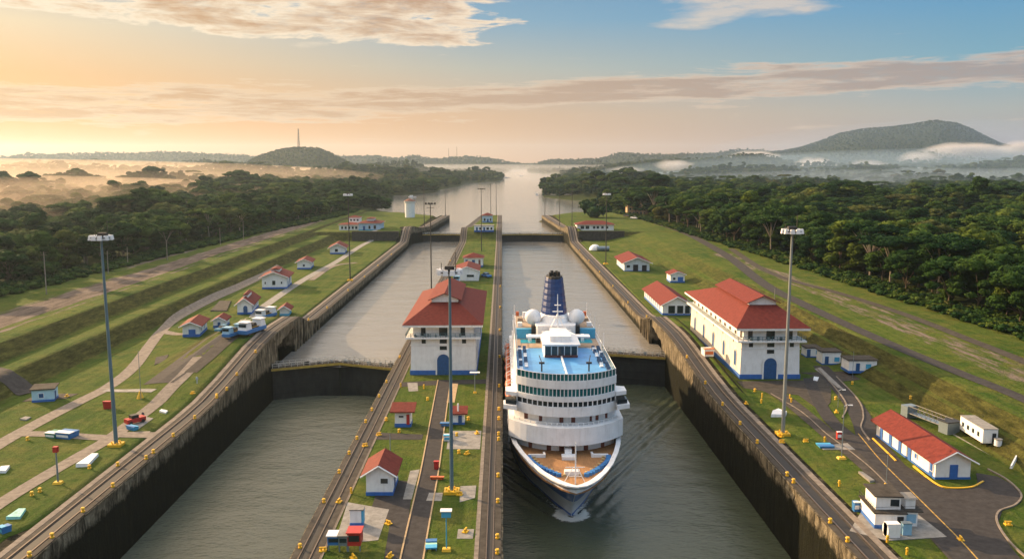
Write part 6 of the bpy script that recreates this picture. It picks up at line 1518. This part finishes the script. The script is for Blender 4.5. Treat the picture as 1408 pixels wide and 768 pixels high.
# people on the left lawn and island
def person(label, px, py, top, leg, z=None, hgt=1.72, rz=0):
    p_ = G(px, py) if z is None else P(px, py, z); me = bpy.data.meshes.new('person'); bm = bmesh.new(); s = hgt/1.72
    J = [(0,0,.92),(0,0,1.15),(0,.01,1.38),(0,0,1.50),(0,0,1.64),(.10,0,.86),(.11,-.02,.48),(.11,0,.05),(.11,-.14,.02),(-.10,0,.86),(-.12,.06,.48),(-.13,.10,.05),(-.13,-.04,.02),(.19,0,1.40),(.25,.02,1.12),(.24,-.06,.88),(-.19,0,1.40),(-.25,.02,1.12),(-.24,-.08,.88)]
    E = [(0,1),(1,2),(2,3),(3,4),(0,5),(5,6),(6,7),(7,8),(0,9),(9,10),(10,11),(11,12),(2,13),(13,14),(14,15),(2,16),(16,17),(17,18)]
    Rd = [.15,.14,.17,.06,.105,.09,.065,.045,.04,.09,.065,.045,.04,.065,.045,.035,.065,.045,.035]
    for j in J: bm.verts.new([c*s for c in j])
    bm.verts.ensure_lookup_table()
    for a, b_ in E: bm.edges.new((bm.verts[a], bm.verts[b_]))
    bm.to_mesh(me); bm.free(); o = bpy.data.objects.new('person', me); link(o); o.location = p_; o.rotation_euler = (0, 0, rz)
    sk = o.modifiers.new('skin', 'SKIN'); sk.use_smooth_shade = True
    for v_, r_2 in zip(me.skin_vertices[0].data, Rd): v_.radius = (r_2*s, r_2*s)
    me.skin_vertices[0].data[0].use_root = True; ss = o.modifiers.new('sub', 'SUBSURF'); ss.levels = 1; ss.render_levels = 1
    me.materials.append(leg)
    tag(o, label, 'person')
person('person in dark clothes walking on the left path edge', 197, 577, red, mat('dark_clothes', (.05, .055, .07), .8, .2)); person('person in pale clothes on the lawn by the left wall', 271, 527, white, mat('pale_clothes', (.45, .5, .55), .8, .2))
# ============================================================ HAZE
hz = MB().box(-9500, 9500, -120, 12000, -17, 275)
ho = hz.build('haze', mat('haze_tmp', (1, 1, 1)))
hm = bpy.data.materials.new('haze_air'); hm.use_nodes = True; t = hm.node_tree; t.nodes.clear()
pv = N(t, 'ShaderNodeVolumePrincipled'); pv.inputs['Color'].default_value = (.62, .80, 1.0, 1); pv.inputs['Density'].default_value = HAZE_D; pv.inputs['Anisotropy'].default_value = .5
om = N(t, 'ShaderNodeOutputMaterial'); L(t, pv.outputs[0], om.inputs['Volume'])
ho.data.materials.clear(); ho.data.materials.append(hm); tag(ho, kind='stuff')

# ------------------------------------------------------------ mist lying in the valleys
def mist(label, c, rad, dens, noise=0.0, col=(.93, .95, 1.0), g=.6):
    mb = MB(); mb.ball((0, 0, 0), 1, 24); o = mb.build('mist', mat('mist_tmp', (1, 1, 1)), None); o.location = c; o.scale = rad
    mm = bpy.data.materials.new('mist_air'); mm.use_nodes = True; t = mm.node_tree; t.nodes.clear()
    pv = N(t, 'ShaderNodeVolumePrincipled'); pv.inputs['Color'].default_value = (*col, 1); pv.inputs['Density'].default_value = dens; pv.inputs['Anisotropy'].default_value = g
    om = N(t, 'ShaderNodeOutputMaterial'); L(t, pv.outputs[0], om.inputs['Volume'])
    if noise:
        tc = N(t, 'ShaderNodeTexCoord'); ln = N(t, 'ShaderNodeVectorMath', operation='LENGTH'); L(t, tc.outputs['Object'], ln.inputs[0])
        nz = N(t, 'ShaderNodeTexNoise', i_Scale=noise, i_Detail=4.0, i_Roughness=.6); L(t, tc.outputs['Object'], nz.inputs['Vector'])
        fall = math_(t, 'SUBTRACT', 1.0, ln.outputs['Value'], clamp=True)
        d = math_(t, 'MULTIPLY', math_(t, 'ADD', math_(t, 'MULTIPLY', fall, 1.6), math_(t, 'SUBTRACT', nz.outputs[0], .75)), dens*2.2)
        d = math_(t, 'MAXIMUM', d, 0.0); L(t, d, pv.inputs['Density'])
    o.data.materials.clear(); o.data.materials.append(mm); tag(o, kind='stuff'); return o
mist('', (-1500, 1750, 5), (1330, 1480, 56), .00055, g=.25, col=(.95, .80, .62)); mist('', (1500, 2100, 4), (1330, 1350, 85), .00022, g=.1, col=(.5, .74, 1)); mist('', (-840, 900, 5), (665, 660, 32), .0015, g=.25, col=(.92, .76, .58)); mist('', (-1500, 2600, 5), (1300, 1500, 36), .0008, g=.25, col=(.95, .80, .62)); mist('', (-200, 3600, 4), (1500, 1200, 36), .00025, g=.35); mist('', (1350, 2100, 4), (1150, 1150, 32), .00075, g=.2, col=(.62, .80, 1)); mist('', (2300, 4100, 8), (1500, 620, 95), .0004, g=.1, col=(.50, .74, 1))  # left mist tinted golden, right blue: sun and sky light put into colour
mist('', (2350, 4300, 8), (1500, 900, 250), .00013, g=.1, col=(.35, .62, 1))
def fog_at(px, py, D, wpx, hpx, dens, noise=2.2):
    x = (px-690)/F*D; z = 50+(222-py)/F*D; mist('', (x, D, z), (wpx/2/F*D*1.25, wpx/2/F*D*.8, hpx/2/F*D*1.5), dens, noise, (.97, .97, 1.0), .2)
fog_at(1118, 231, 3000, 62, 26, .020); fog_at(1325, 209, 3900, 120, 22, .014); fog_at(1262, 219, 3700, 60, 20, .010); fog_at(925, 227, 2500, 55, 14, .012); fog_at(1035, 216, 3800, 70, 16, .010); fog_at(1190, 228, 3200, 60, 16, .006); fog_at(1408, 206, 4100, 80, 22, .012); fog_at(860, 234, 2300, 50, 10, .008)
